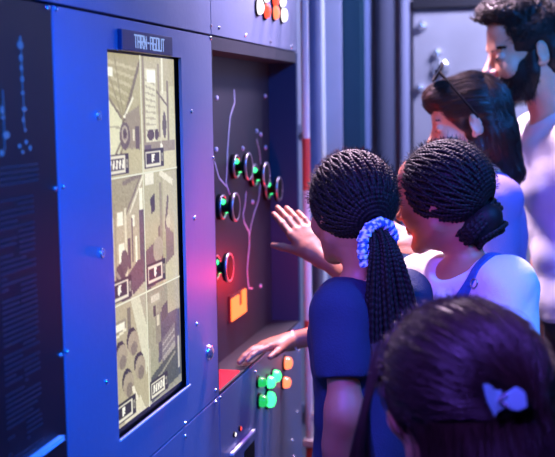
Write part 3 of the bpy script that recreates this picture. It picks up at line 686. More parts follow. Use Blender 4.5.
def hand_prims(w, fwd, back, thumb, L=.16, curl=(14, 18, 10), spread=7., tcurl=8., tout=42.):
    """w wrist; fwd to the fingers; back = outward normal of the back of the hand; thumb = side the thumb is on"""
    f = nrm(fwd); b = nrm(back-f*(np.asarray(back)@f)); t = nrm(np.asarray(thumb)-f*(np.asarray(thumb)@f)-b*(np.asarray(thumb)@b)); g = L/.18
    out = [C(w-f*.01*g, w+f*.03*g+t*.008*g, .021*g, .022*g, .015), C(w+f*.005*g, w+f*.05*g-t*.014*g, .018*g, .018*g, .015)]
    offs = (.0285, .0098, -.0092, -.027); lens = ((.043, .026, .021), (.048, .03, .022), (.044, .028, .021), (.034, .021, .019)); base = (.088, .092, .087, .078); rad = (.0094, .0096, .0092, .0082)
    for i in range(4):
        m = w+f*base[i]*g+t*offs[i]*g; out.append(C(w+f*.02*g+t*offs[i]*.55*g, m, .0145*g, .0115*g, .012))
    fing = []
    for i in range(4):
        m = w+f*base[i]*g+t*offs[i]*g; d = nrm(f+t*math.tan(math.radians(spread*(1.4-i)*.8))); p = m; cu = 0
        for j in range(3):
            cu += curl[j]*(1+.12*i); a = math.radians(cu); dd = d*math.cos(a)-b*math.sin(a); q = p+dd*lens[i][j]*g
            fing.append(C(p, q, rad[i]*g*(1.02-.09*j), rad[i]*g*(.95-.1*j), .004 if j == 0 else .003)); p = q
    a0 = math.radians(tout); d = nrm(f*math.cos(a0)+t*math.sin(a0)-b*.25); p = w+f*.018*g+t*.018*g; th = []
    for j, l in enumerate((.044, .034, .027)):
        dd = nrm(d*math.cos(math.radians(tcurl*j))+f*math.sin(math.radians(tcurl*j))); q = p+dd*l*g
        th.append(C(p, q, (.0155, .0105, .0098)[j]*g, (.0112, .0098, .0078)[j]*g, .012 if j == 0 else .003)); p = q
    allp = out+fing+th; pts = np.array([x[1][0] for x in allp]+[x[1][1] for x in allp])
    return allp, (pts.min(0)-.014, pts.max(0)+.014)
class Person:
    """skeleton + prims; everything in world space"""
    def __init__(s, name, head, hf, pitch, hs, neck, bdir, H, wd=1., roll=0., label='', tilt=(0, 0), skin='brown', jaw=1., nose=1., lean=.0, ears=.92, sh=None):
        s.h = Fr(head, np.asarray(hf)*math.cos(math.radians(pitch))+UP*math.sin(math.radians(pitch)), UP, hs, roll); s.hs = hs
        s.neck = np.asarray(neck, float); s.b = nrm(bdir); s.r = nrm(np.cross(s.b, UP)); s.g = H/1.75; g = s.g; s.wd = wd
        N = s.neck; s.hip = A3(N[0], N[1], 0)+s.b*(-lean*.5*g)+UP*(N[2]-.52*g); ax = nrm(N-s.hip); s.ax = ax
        s.root = empty('person', (s.hip[0], s.hip[1], 0), label, 'person'); s.skin = np.array(lin(SK[skin])); s.bp = []; s.fine = []
        B = np.stack([s.r, np.cross(ax, s.r), ax], 1); s.B = B
        s.sh = {q: N-ax*.045*g+s.r*q*.165*g*wd-s.b*.005 for q in (-1, 1)}
        if sh: s.sh.update(sh)
        s.hipj = {q: s.hip-UP*.03*g+s.r*q*.085*g for q in (-1, 1)}
        s.bp += head_prims(s.h, jaw, nose, ears)
        s.nk = .052*g*(wd if wd < 1.02 else 1.12)
        s.bp += [C(s.h(0, -.03, -.05), N-ax*.02*g, s.nk, s.nk*1.12, .025)]
        s.torso = lambda i=0., k=.03: [C(N-ax*.02*g+s.r*q*.03*g, s.sh[q]+ax*.0*g, .05*g+i, .046*g+i, k) for q in (-1, 1)]+[
            E(N-ax*.15*g+s.b*.012*g, np.array([.158*wd, .105, .17])*g+i, B, k), E(N-ax*.34*g, np.array([.138*wd, .098, .16])*g+i, B, k), E(N-ax*.5*g, np.array([.158*wd, .112, .13])*g+i, B, k)]
        s.bp += s.torso()
        if 'legs':
            for q in (-1, 1):
                hj = s.hipj[q]; kn = A3(hj[0], hj[1], 0)+s.b*.02*g+s.r*q*.012*g+UP*.49*g; an = A3(hj[0], hj[1], 0)-s.b*.015*g+s.r*q*.014*g+UP*.085*g; s.__dict__['leg%d' % q] = (hj, kn, an)
                s.bp += [C(hj, kn, .085*g, .056*g, .03), C(kn, an, .055*g, .037*g, .015), C(an-UP*.04*g, an-UP*.05*g+s.b*.13*g, .034*g, .028*g, .02)]
        s.arms = {}
    def arm(s, q, elbow, wrist, th=1.):
        g = s.g; S_, e, w = s.sh[q], np.asarray(elbow, float), np.asarray(wrist, float); s.arms[q] = (S_, e, w, th)
        s.bp += [C(S_, S_+(e-S_)*.35, .052*g*th, .046*g*th, .025), C(S_, e, .046*g*th, .038*g*th, .02), C(e, e+(w-e)*.35, .038*g*th, .038*g*th, .03), C(e, w, .037*g*th, .025*g*th, .03)]
    def hand(s, *a, **k):
        pr, bx = hand_prims(*a, **k); s.bp += pr; s.fine.append((bx[0], bx[1], .0024))
    def body(s, h=.0052):
        hc = s.h.o; fine = s.fine+[(hc-.15*s.hs-A3(0, 0, .02), hc+.14*s.hs, .0026)]
        lipc = s.h(0, .095, -.065); R = s.h
        def color(V):
            c = np.tile(s.skin, (len(V), 1)); q = R.loc(V)
            m = np.exp(-((q[:, 0]/.021)**2+((q[:, 1]-.096)/.014)**2+((q[:, 2]+.065)/.011)**2)**2)
            c = c*(1-m[:, None])+m[:, None]*np.array([.42, .12, .11])*np.clip(s.skin.mean()/.35, .5, 1.2); return c
        # legs below the hem need no fine cells
        o = sdf_obj('body', s.bp, h, 'skin', s.root, fine, None, 1, color)
        for q in (-1, 1):
            mb = MB().ball(s.h(q*.0325, .0812, .0), .0125*s.hs, 16); mb.mi = 1; mb.ball(s.h(q*.0325, .0872, -.002), .0078*s.hs, 12); mb.build('eye', ['eye', 'iris'], s.root, True)
            t = np.linspace(-1, 1, 9); pth = np.array([[s.h(q*.033+x*.0125, .0955-.005*x*x, .0005-.003*(1-x*x)) for x in t]]); tube_obj('eyelashes', pth, .0012*s.hs, 'hair_black', s.root)
        return o
    def brows(s, m='hair_black', th=1.):
        for q in (-1, 1):
            P_ = []
            for i in range(26):
                x = i/25; a = s.h(q*(.009+.046*x), .0965-.020*x*x, .0175+.006*math.sin(x*2.6)+RNG.uniform(-.002, .002)); b = a+s.h.R@A3(q*.008, -.002, .003)*s.hs*th; P_.append([a, (a+b)/2+s.h.R@A3(0, .0008, 0), b])
            tube_obj('eyebrow', np.array(P_), np.array([.0011, .0012, .0004])*th, m, s.root, 4)
    def shirt(s, m, hem, sleeve=.6, loose=.012, neckr=.075, neckc=None, fold=(3, .006, 26), name='t_shirt', h=.0058, extra=(), cut=()):
        g = s.g; N = s.neck; i = loose; p = s.torso(i, .035)
        # loose fall of the cloth
        p += [C(N-s.ax*.3*g, N-s.ax*hem, .1*g*s.wd+i, .115*g*s.wd+i, .05)]
        for q, (S_, e, w, th) in s.arms.items():
            sl = S_+(e-S_)*sleeve; p += [CF_(S_, sl, (.056*g+i)*th+.003, (.05*g+i*1.25)*th+.002, .03)]
        p += list(extra)
        p += [PL(N-s.ax*hem, -s.ax, .004)]
        nc = N+s.b*.02*g+s.ax*.05*g if neckc is None else neckc
        p += [E(nc, np.array([neckr, neckr*1.05, .055*g/.9])*1., s.B, .008, 's')]
        p += list(cut)
        return sdf_obj(name, p, h, m, s.root, (), fold, 3)
    def trousers(s, m='jeans', top=.40, h=.009):
        g = s.g; p = [E(s.neck-s.ax*.5*g, np.array([.158*s.wd, .112, .13])*g+.009, s.B, .03), C(s.neck-s.ax*.4*g, s.neck-s.ax*.52*g, .105*g*s.wd+.008, .12*g*s.wd, .03)]
        for q in (-1, 1):
            hj, kn, an = s.__dict__['leg%d' % q]; p += [C(hj, kn, .09*g+.004, .066*g, .02), C(kn, an+UP*.0, .066*g, .056*g, .01)]
        p += [PL(s.neck-s.ax*top*g, s.ax)]
        o = sdf_obj('trousers', p, h, m, s.root, (), (5, .004, 22), 2)
        for q in (-1, 1):
            hj, kn, an = s.__dict__['leg%d' % q]; a = an-UP*.045*g
            MB_ = [C(a-s.b*.03*g, a+s.b*.13*g, .04*g, .036*g), C(a, an+UP*.0, .042*g, .045*g, .02), PL(A3(0, 0, .002), A3(0, 0, -1))]
            sdf_obj('shoe', MB_, .006, 'shoe', s.root)
def cap_trace(h, starts, dirf, prims, n, step, lift):
    """walk along the iso-surface of prims following dirf(points)"""
    X = np.array(starts, float); out = []
    for i in range(n):
        g = grad(prims, X); d = sdf(prims, X); X = X-g*(d-lift)[:, None]; out.append(X.copy())
        v = dirf(X); v = v-g*(v*g).sum(1, keepdims=True); v /= np.linalg.norm(v, axis=1, keepdims=True)+1e-9; X = X+v*step
    return np.stack(out, 1)
def resample(pth, m):
    n = pth.shape[0]; out = np.zeros((n, m, 3))
    for i in range(n):
        L = np.r_[0, np.cumsum(np.linalg.norm(np.diff(pth[i], axis=0), axis=1))]; t = np.linspace(0, L[-1], m)
        for k in range(3): out[i, :, k] = np.interp(t, L, pth[i, :, k])
    return out
def braid_rad(m, length, r, pitch=.009): s = np.linspace(0, length, m); return r*(1+.2*np.sin(2*np.pi*s/pitch))
def cornrows(h, tie, nb, face_lim, root, name='hair', mname='hair_black', r=.0045, infl=.008, extra_cap=()):
    """scalp cap plus braids that run along great circles to the tie; local tie direction on the skull"""
    cen = (0, -.014, .026); rad = np.array([.0765, .098, .088])+infl
    t = nrm(np.array(tie)/rad); e1 = nrm(np.cross(t, A3(1, 0, 0)) if abs(t[0]) < .9 else np.cross(t, A3(0, 1, 0))); e2 = np.cross(t, e1)
    paths = []
    for i in range(nb):
        a = 2*math.pi*(i+.5)/nb; pts = []
        for th in np.linspace(.16, 2.75, 90):
            q = t*math.cos(th)+(e1*math.cos(a+.03*math.sin(th*9+i*2.4))+e2*math.sin(a+.03*math.sin(th*9+i*2.4)))*math.sin(th); x = np.array(cen)+q*rad
            if not face_lim(x): break
            pts.append(x+q*.002)
        if len(pts) > 8: paths.append(np.array([h(*x) for x in pts]))
    m = 110; Pm = np.stack([resample(p[None], m)[0] for p in paths])
    L = np.array([np.linalg.norm(np.diff(p, axis=0), axis=1).sum() for p in Pm])
    rr = np.stack([braid_rad(m, l, r*h.s) for l in L])
    return Pm, rr
def join(parts):
    Vs, Qs, o = [], [], 0
    for V, Q in parts: Vs.append(V); Qs.append(Q+o); o += len(V)
    return np.concatenate(Vs), np.concatenate(Qs)
def frizz(h, n, rng, infl, lim, L=.008):
    cen = np.array((0, -.014, .026)); rad = np.array([.0765, .098, .088])+infl; out = []
    while len(out) < n:
        d = rng.normal(size=3); d /= np.linalg.norm(d); x = cen+d*rad
        if not lim(x): continue
        w = rng.normal(size=3)*.5; l = L*rng.uniform(.4, 1.1); pts = [x+(d+w*t*.8)*l*t for t in (0, .4, .7, 1)]; out.append([h(*p) for p in pts])
    return tubes(np.array(out), np.array([.0006, .0005, .0004, .0002]), 3)
#@@PEOPLE_START
def zhair(y): return float(np.interp(y, [-.13, -.095, -.06, -.03, .02, .042, .06, .085, .13], [-.092, -.092, -.086, -.082, -.07, -.035, .03, .078, .1]))
def in_hair(x): return x[2] > zhair(x[1])
def scalp(h, lift, lim, mname, root, name='scalp_hair', nu=72, nv=48):
    cen = np.array((0, -.014, .026)); rad = np.array([.0765, .098, .088])+lift; V = []; ok = []
    for j in range(nv+1):
        for i in range(nu):
            a = 2*math.pi*i/nu; b = math.pi*j/nv; x = cen+np.array([math.sin(b)*math.cos(a), math.sin(b)*math.sin(a), math.cos(b)])*rad; V.append(h(*x)); ok.append(lim(x))
    Q = []
    for j in range(nv):
        for i in range(nu):
            q = (j*nu+i, (j+1)*nu+i, (j+1)*nu+(i+1) % nu, j*nu+(i+1) % nu)
            if all(ok[k] for k in q): Q.append(q)
    return np.array(V), np.array(Q)
def braided_head(p, tie, nb, mname='hair_black', fr=1500):
    h = p.h; Pm, rr = cornrows(h, tie, nb, in_hair, p.root); Vb, Qb = tubes(Pm, rr, 6)
    Vc, Qc = scalp(h, .007, in_hair, mname, p.root)
    V, Q = join([(Vb, Qb), (Vc, Qc)])
    me = mesh_np(V, Q); o = link('braided_hair', me, mname, p.root, True)
    V, Q = frizz(h, fr, RNG, .016, lambda x: in_hair(x-A3(0, 0, .035)) and x[2] > .0); link('flyaway_hair', mesh_np(V, Q), mname, o)
    return o
def bez(a, b, c, d, n):
    t = np.linspace(0, 1, n)[:, None]; return (1-t)**3*a+3*(1-t)**2*t*b+3*(1-t)*t*t*c+t**3*d
def hair_strands(prims, starts, dirf, n, step, lift, r, rng, jit=.004):
    pth = cap_trace(None, starts, dirf, prims, n, step, lift)
    off = rng.normal(size=(len(starts), 1, 3))*jit*.6; t = np.linspace(0, 1, n)[None, :, None]
    wob = np.sin(t*rng.uniform(4, 11, (len(starts), 1, 1))+rng.uniform(0, 6, (len(starts), 1, 3)))*jit*.5
    return tubes(pth+off*t+wob*t, np.linspace(r, r*.5, n), 3)
def sample_on(prims, boxlo, boxhi, n, rng, cond):
    out = []
    while sum(len(x) for x in out) < n:
        X = rng.uniform(boxlo, boxhi, (n*6, 3)); d = sdf(prims, X); X = X[np.abs(d) < .02]
        for _ in range(2): X = X-grad(prims, X)*sdf(prims, X)[:, None]
        out.append(X[cond(X)])
    return np.concatenate(out)[:n]
# ---- girl with the braided ponytail
g1 = Person('girl', P(351, 209, 2.340), facing(27), -6, .965, P(362, 287, 2.330), facing(38), 1.42, .81, 0, 'girl in navy t-shirt with a long braided ponytail, one hand raised to the console', skin='brown', jaw=.95, nose=.7, ears=.5, sh={-1: P(341, 310, 2.273), 1: P(404, 299, 2.395)})
g1.arm(-1, P(345, 412, 2.254), P(331, 500, 2.359), 1.05)
wr = P(319, 256, 2.64); g1.arm(1, P(372, 291, 2.52), wr)
g1.hand(wr, P(287, 211, 2.71)-wr, -CF+.2*RH+.15*UP, -RH-.55*UP, L=.17, curl=(5, 7, 5), spread=.5, tout=32, tcurl=-4)
wl = P(330, 500, 2.359); g1.hand(wl, A3(0, 0, -1)+.3*facing(42), -g1.r, facing(42), L=.15, curl=(18, 22, 14))
g1.body(); g1.brows()
g1.shirt('navy', .56*g1.g, .66, .0105, .07, fold=(3, .006, 30)); g1.trousers()
tie1 = (-.008, -.098, -.062); hr1 = braided_head(g1, tie1, 62)
T1 = g1.h(-.008, -.113, -.068)
pt = []
r1 = np.random.default_rng(11)
for i in range(84):
    a = r1.uniform(0, 6.283); q = math.sqrt(r1.uniform(0, 1)); o1 = (RH*math.cos(a)+CU*math.sin(a)*.8)*.026*q-CF*r1.uniform(-.01, .016)
    e = P(397+37*q*math.cos(a)+r1.uniform(-3, 3), 352+r1.uniform(-14, 20), 2.254-.02*q*math.sin(a)); s0 = T1+o1*.8
    pt.append(bez(s0, s0+RH*.014-CF*.03+UP*(.012+.01*q*math.sin(a)), P(387+28*q*math.cos(a), 285, 2.230)-CF*.012*q*math.sin(a), e, 90))
tube_obj('ponytail', np.array(pt), braid_rad(90, .25, .0048), 'hair_black', g1.root, 6)
# patterned scrunchie round the root of the ponytail, its loose end hanging down
axp = nrm(RH*.45-CF*.8+UP*-.25); e1 = nrm(np.cross(axp, UP)); e2 = np.cross(e1, axp); n1, n2 = 150, 18; Vs = []
cs = T1+axp*.002
for i in range(n1):
    a = 2*math.pi*i/n1; rr_ = .036+.001*math.sin(a*9); rt = .0118+.0009*math.sin(a*17)+.0006*math.sin(a*31)
    for j in range(n2):
        b = 2*math.pi*j/n2; Vs.append(cs+(e1*math.cos(a)+e2*math.sin(a))*(rr_+rt*math.cos(b))+axp*(rt*math.sin(b)))
i = np.arange(n1*n2).reshape(n1, n2); Q1 = np.stack([i, np.roll(i, -1, 0), np.roll(np.roll(i, -1, 0), -1, 1), np.roll(i, -1, 1)], -1).reshape(-1, 4)
path = bez(cs-e1*.036-UP*.004, cs-e1*.042-UP*.02-CF*.012, P(362, 254, 2.225), P(365, 266, 2.230), 40)
if (cs-e1*.036-cs)@RH > 0: path = bez(cs+e1*.036-UP*.004, cs+e1*.042-UP*.02-CF*.012, P(362, 254, 2.225), P(365, 266, 2.230), 40)
V2, Q2 = tubes(path[None], .0100+.001*np.sin(np.linspace(0, 22, 40)), 14); V, Q = join([(np.array(Vs), Q1), (V2, Q2)])
me = mesh_np(V, Q); pz = sum(np.sin(V@nrm(r1.normal(size=3))*r1.uniform(420, 700)+r1.uniform(0, 6)) for _ in range(7)); cm = np.where((pz > .1)[:, None], np.array([lin((215, 232, 250))]), np.array([lin((40, 92, 190))])); setcol(me, cm)
tag(link('scrunchie', me, 'scrunchie', g1.root, True), 'blue and white patterned scrunchie')
# ---- girl in denim overalls with a braided bun
g2 = Person('girl', P(443, 197, 2.523), facing(56), -10, 1.0, P(468, 268, 2.523), facing(116), 1.52, .84, 0, 'girl in white t-shirt and denim overalls with braids in a low bun', skin='brown', jaw=.95, nose=.7, lean=.12, ears=.5, sh={-1: P(506, 288, 2.42), 1: P(426, 281, 2.65)})
g2.arm(-1, P(512, 400, 2.356), P(480, 480, 2.397), 1.05)
wr = P(290, 341.5, 2.824); g2.arm(1, P(378, 321, 2.793), wr)
g2.hand(wr, P(249, 349, 2.752)-wr, UP+.12*CF, -CF-.35*UP, L=.158, curl=(8, 12, 10), spread=3, tout=24, tcurl=5)
wl = P(480, 480, 2.397); g2.hand(wl, A3(0, 0, -1)-.5*RH, -CF, -RH, L=.15, curl=(18, 22, 14))
g2.body(); g2.brows()
shirt2 = dict(hem=.5*g2.g, sleeve=.66, loose=.013, neckr=.08, neckc=g2.neck+g2.b*.055+g2.ax*.03)
g2.shirt('white_cotton', fold=(8, .0075, 30), **shirt2)
tie2 = (0, -.09, -.055); braided_head(g2, tie2, 60)
# bun: coils of braid wound round the knot
bc = P(479, 224, 2.502); ba = nrm(bc-g2.h(0, -.02, 0)); f1 = nrm(np.cross(ba, UP)); f2 = np.cross(f1, ba); coils = []
for i in range(30):
    th = r1.uniform(0, 6.28); tl = r1.uniform(-.5, .5); z = r1.uniform(-.034, .038); R_ = math.sqrt(max(.0003, .053**2-z*z*1.6))*r1.uniform(.9, 1)*1.17
    t = np.linspace(0, 4.6, 90)+th; coils.append(bc+R_*(np.cos(t)[:, None]*f1+np.sin(t)[:, None]*f2)+(z+tl*.02*np.sin(t))[:, None]*ba)
Vb, Qb = tubes(np.array(coils), braid_rad(90, .2, .0062), 6)
core = [E(bc, (.058, .058, .042), np.stack([f1, f2, ba], 1)), C(g2.h(0, -.1, -.06), bc, .03, .036, .02)]
Vc, Qc = polygonise(core, .005); V, Q = join([(Vb, Qb), (Vc, Qc)]); link('hair_bun', mesh_np(V, Q), 'hair_black', g2.root, True)
# overalls: bib, waist and legs, straps over the shoulders
def shirt_sdf(p, i):
    return p.torso(i, .035)+[C(S_, S_+(e-S_)*.66, (.054*p.g+i)*th, (.05*p.g+i*1.15)*th, .03) for q, (S_, e, w, th) in p.arms.items()]
N = g2.neck; gg = g2.g
bib = [E(N-g2.ax*.15*gg+g2.b*.012*gg, np.array([.14*.84, .105, .17])*gg+.022, g2.B, .03), E(N-g2.ax*.34*gg, np.array([.138*.84, .098, .16])*gg+.022, g2.B, .03), E(N-g2.ax*.5*gg, np.array([.158*.84, .112, .13])*gg+.02, g2.B, .03)]
for q in (-1, 1):
    hj, kn, an = g2.__dict__['leg%d' % q]; bib += [C(hj, kn, .1*gg, .07*gg, .02), C(kn, an, .07*gg, .06*gg, .01)]
bib += [PL(N-g2.ax*.05, g2.ax), C(N-g2.b*.13+g2.ax*.2, N-g2.b*.13-g2.ax*.2*gg, .135, .135, .004, 's')]
ov = sdf_obj('overalls', bib, .006, 'denim', g2.root, (), (6, .003, 30), 2)
def band(pts, width, thick, prims, lift, n=60):
    pts = np.array(pts); L = np.r_[0, np.cumsum(np.linalg.norm(np.diff(pts, axis=0), axis=1))]; t = np.linspace(0, L[-1], n); X = np.stack([np.interp(t, L, pts[:, k]) for k in range(3)], 1)
    for _ in range(4): X = X-grad(prims, X)*(sdf(prims, X)-lift)[:, None]
    for _ in range(6): X[1:-1] = (X[:-2]+X[1:-1]*2+X[2:])/4
    Nn = grad(prims, X); T = np.gradient(X, axis=0); T /= np.linalg.norm(T, axis=1, keepdims=True); Bb = np.cross(T, Nn); Bb /= np.linalg.norm(Bb, axis=1, keepdims=True)
    ring = [(-1, 0), (-.97, 1), (-.5, 1.15), (.5, 1.15), (.97, 1), (1, 0), (.9, -1), (-.9, -1)]
    V = np.stack([X+Bb*width/2*a+Nn*thick*b for a, b in ring], 1); k = len(ring); i = np.arange(n*k).reshape(n, k); nx = np.roll(i, -1, 1)
    return V.reshape(-1, 3), np.stack([i[:-1], nx[:-1], nx[1:], i[1:]], -1).reshape(-1, 4)
sp = shirt_sdf(g2, .013)
V, Q = band([P(448, 300, 2.397), P(462, 277, 2.397), P(484, 254, 2.419), P(500, 252, 2.470), P(513, 262, 2.523), P(518, 300, 2.564)], .026, .0028, sp, .006)
link('strap', mesh_np(V, Q), 'denim', ov, True)
V, Q = band([P(420, 300, 2.606), P(432, 285, 2.627), P(452, 266, 2.637), P(478, 268, 2.637), P(505, 290, 2.606)], .026, .0028, sp, .006)
link('strap', mesh_np(V, Q), 'denim', ov, True)
Xb = P(463, 281, 2.376)[None]
for _ in range(4): Xb = Xb-grad(sp, Xb)*(sdf(sp, Xb)-.011)[:, None]
nb = grad(sp, Xb)[0]; MB().torus(Xb[0], nb, .010, .0016, 24, 8).build('buckle', 'chrome', ov, True)
bq = wr+nrm(P(378, 321, 2.793)-wr)*.012
wrist_ax = nrm(P(378, 321, 2.793)-wr); MB().torus(bq, wrist_ax, .0245, .0022, 36, 8).build('bracelet', 'bracelet', g2.root, True)
# ---- woman with sunglasses on her head
wo = Person('woman', P(470, 121, 3.001), facing(82), -14, 1.0, P(489, 182, 2.981), facing(86), 1.69, .88, 0, 'woman in lilac top with long dark hair and sunglasses on her head', skin='light', jaw=.93, nose=.8)
wo.arm(-1, P(490, 318, 2.836), P(422, 246, 2.784), .92)
wr = P(422, 246, 2.784); wo.hand(wr, -RH*.9+UP*.28-.25*CF*0, UP*.5-CF*.8+.1*RH, UP+.3*CF, L=.168, curl=(38, 42, 25), spread=3, tout=25)
wo.arm(1, P(500, 310, 3.167), P(470, 330, 3.126), .92); wl = P(470, 330, 3.126); wo.hand(wl, -RH-.4*UP, UP, CF*-1, L=.168, curl=(20, 24, 14))
wo.body(); wo.brows('hair_brown')
wo.shirt('lilac_cotton', .56*wo.g, 1.15, .011, .075, fold=(12, .006, 24), name='top'); wo.trousers()
h = wo.h
Hp = [h.e((0, -.012, .032), (.084, .099, .095)), h.e((0, .06, .08), (.066, .052, .042), .03), C(h(0, -.04, .01), P(490, 138, 2.981), .07, .062, .04), C(P(493, 138, 2.981), P(511, 172, 2.970), .066, .034, .03),
      h.e((0, .085, -.055), (.11, .075, .094), .012, 's'), h.e((-.1, .0, -.04), (.034, .044, .07), .01, 's'), h.e((.1, .0, -.04), (.03, .04, .06), .01, 's')]
dirw = lambda X: (lambda q: np.where((q[:, 1:2] > -.06) & (q[:, 2:3] > -.02), -h.R[:, 1]*1.-h.R[:, 2]*np.clip(.1-q[:, 1:2]*4, .05, 1), -UP*1.+RH*.35))(h.loc(X))
rw = np.random.default_rng(5)
V0, Q0 = polygonise(Hp, .0045); V0 = relax(V0, Q0, 1, .4)
lo, hi = V0.min(0), V0.max(0); Xs = sample_on(Hp, lo, hi, 1500, rw, lambda X: h.loc(X)[:, 2] > -.12)
Vs, Qs = hair_strands(Hp, Xs, dirw, 30, .006, .0012, .0012, rw, .006); V, Q = join([(V0, Q0), (Vs, Qs)])
link('long_hair', mesh_np(V, Q), 'hair_brown', wo.root, True)
gl = empty('sunglasses', tuple(h(0, .06, .12)), 'dark sunglasses pushed up on the hair of the woman in lilac', 'sunglasses')
for s in (-1, 1):
    c = h(s*.036, .050, .149); n = nrm(h.R@A3(s*.12, .72, .68)); t1_ = nrm(h.R@A3(1, -s*.1, 0)); t2_ = np.cross(n, t1_)
    MB().ball(c, 1, 18, (t1_, t2_, n), (.029, .026, .003)).build('lens', 'lens', gl, True)
    mb = MB(); mb.torus(c, n, .0275, .0028, 30, 8); mb.build('rim', 'black', gl, True)
    pth = bez(h(s*.066, .046, .147), h(s*.096, .03, .11), h(s*.108, .0, .05), h(s*.100, -.02, .005), 24); tube_obj('temple', pth[None], .003, 'black', gl, 6)
MB().cyl(h(-.01, .056, .153), h(.01, .056, .153), .0025).build('bridge', 'black', gl, True)
# ---- bearded man
ma = Person('man', P(527, 51, 3.146), facing(97), -12, 1.09, P(556, 122, 3.188), facing(95), 1.83, 1.05, 0, 'bearded man in white t-shirt looking down behind the woman', skin='man', jaw=1.06, nose=1.25, lean=.2)
ma.arm(-1, ma.sh[-1]+RH*.06-UP*.29-CF*.03, ma.sh[-1]+RH*.03-UP*.55-CF*.05, 1.05); wl = ma.sh[-1]+RH*.03-UP*.55-CF*.05; ma.hand(wl, A3(0, 0, -1)-.1*RH, -CF, -RH, L=.185, curl=(18, 22, 14))
ma.arm(1, ma.sh[1]+RH*.05-UP*.29+CF*.05, ma.sh[1]-UP*.55+CF*.04, 1.05); wl = ma.sh[1]-UP*.55+CF*.04; ma.hand(wl, A3(0, 0, -1)-.1*RH, CF, -RH, L=.185, curl=(18, 22, 14))
ma.body(); ma.brows('hair_man', 1.7)
ma.shirt('white_cotton', .535*ma.g, .62, .014, .078, fold=(21, .007, 20)); ma.trousers()
h = ma.h
Hm = [h.e((0, -.014, .038), (.083, .104, .088)), h.e((0, .02, .105), (.066, .085, .04), .02), h.e((0, .072, .116), (.052, .032, .026), .015), h.e((0, -.05, -.01), (.079, .062, .085), .015),
      h.e((0, .100, .018), (.12, .052, .088), .008, 's'), h.e((0, .03, -.09), (.12, .075, .075), .01, 's'), h.e((-.095, -.01, -.02), (.03, .03, .048), .006, 's'), h.e((.095, -.01, -.02), (.03, .03, .048), .006, 's'), C(h(0, -.1, -.13), h(0, .0, -.13), .06*1., .06, .01, 's'), h.c((-.0, -.06, -.14), (0, -.12, -.13), .06, .06, .01, 's')]
V0, Q0 = polygonise(Hm, .004); V0 = relax(V0, Q0, 1, .4); Nn = vnormals(V0, Q0); lq = h.loc(V0); topw = np.clip((lq[:, 2]-.05)/.05, .15, 1)
V0 = V0+Nn*(folds(V0, 33, .009, 120)*topw)[:, None]
rm = np.random.default_rng(8); lo, hi = V0.min(0), V0.max(0); Xs = sample_on(Hm, lo, hi, 2200, rm, lambda X: h.loc(X)[:, 2] > .03); cur = []
for x in Xs:
    n = grad(Hm, x[None])[0]; d = nrm(h.R@A3(rm.normal()*.5, -.2+rm.normal()*.8, .2)); d = nrm(d-n*(d@n)); b = np.cross(n, d); t = np.linspace(0, 1, 10)[:, None]
    cur.append(x+d*t*.03+n*(np.sin(t*3.1)*.006)+b*np.sin(t*5+rm.uniform(0, 6))*.006)
Vs, Qs = tubes(np.array(cur), np.linspace(.0013, .0005, 10), 4); V, Q = join([(V0, Q0), (Vs, Qs)]); link('wavy_hair', mesh_np(V, Q), 'hair_man', ma.root, True)
i = .006
Bp = [h.e((0, .022, -.048), (.0655+i, .068+i, .079+i)), h.c((.069, .012, .035), (.062, .014, -.05), .013, .018, .01), h.c((-.069, .012, .035), (-.062, .014, -.05), .013, .018, .01), h.c((.05, .008, -.06), (.019, .07, -.1), .019+i, .017+i, .02), h.c((-.05, .008, -.06), (-.019, .07, -.1), .019+i, .017+i, .02), h.e((0, .08, -.106), (.024, .018, .02), .018), h.c((-.022, .088, -.053), (.022, .088, -.053), .009, .009, .006), h.e((0, .1, -.066), (.02, .02, .0065), .003, 's'),
      PL(h(0, 0, .012), h.R@A3(0, .62, 1), .006), PL(h(0, -.012, 0), h.R@A3(0, -1, -.25), .006), PL(h(0, 0, -.128), h.R@A3(0, .05, -1), .01)]
V0, Q0 = polygonise(Bp, .004); V0 = relax(V0, Q0, 1, .4); lo, hi = V0.min(0), V0.max(0)
Xs = sample_on(Bp, lo, hi, 1600, rm, lambda X: h.loc(X)[:, 1] > -.012); gN = grad(Bp, Xs); dn = h.R@A3(0, .25, -1); t = np.linspace(0, 1, 5)[None, :, None]
pth = Xs[:, None]+(gN[:, None]*.35+dn*.8+rm.normal(size=(len(Xs), 1, 3))*.3)*t*.010; Vs, Qs = tubes(pth, np.linspace(.0009, .0004, 5), 3); V, Q = join([(V0, Q0), (Vs, Qs)])
link('beard', mesh_np(V, Q), 'hair_man', ma.root, True)
# ---- child in front with a hair clip
fg = Person('girl', P(452, 396, 1.5), facing(33), -8, .95, P(462, 506, 1.48), facing(30), 1.29, .84, 0, 'child with long loose brown hair and light blue hair clip standing nearest', skin='olive', jaw=.93, nose=.6)
fg.arm(-1, fg.sh[-1]-UP*.21-RH*.02+CF*.02, fg.sh[-1]-UP*.39+CF*.08); wl = fg.sh[-1]-UP*.39+CF*.08; fg.hand(wl, A3(0, 0, -1)+.2*CF, -RH, CF, L=.14, curl=(18, 22, 14))
fg.arm(1, fg.sh[1]-UP*.21+RH*.03, fg.sh[1]-UP*.39+CF*.06); wl = fg.sh[1]-UP*.39+CF*.06; fg.hand(wl, A3(0, 0, -1)+.2*CF, RH, CF, L=.14, curl=(18, 22, 14))
fg.body(); fg.brows('hair_brown')
fg.shirt('navy', .54*fg.g, .62, .012, .065, fold=(40, .005, 28)); fg.trousers()
h = fg.h
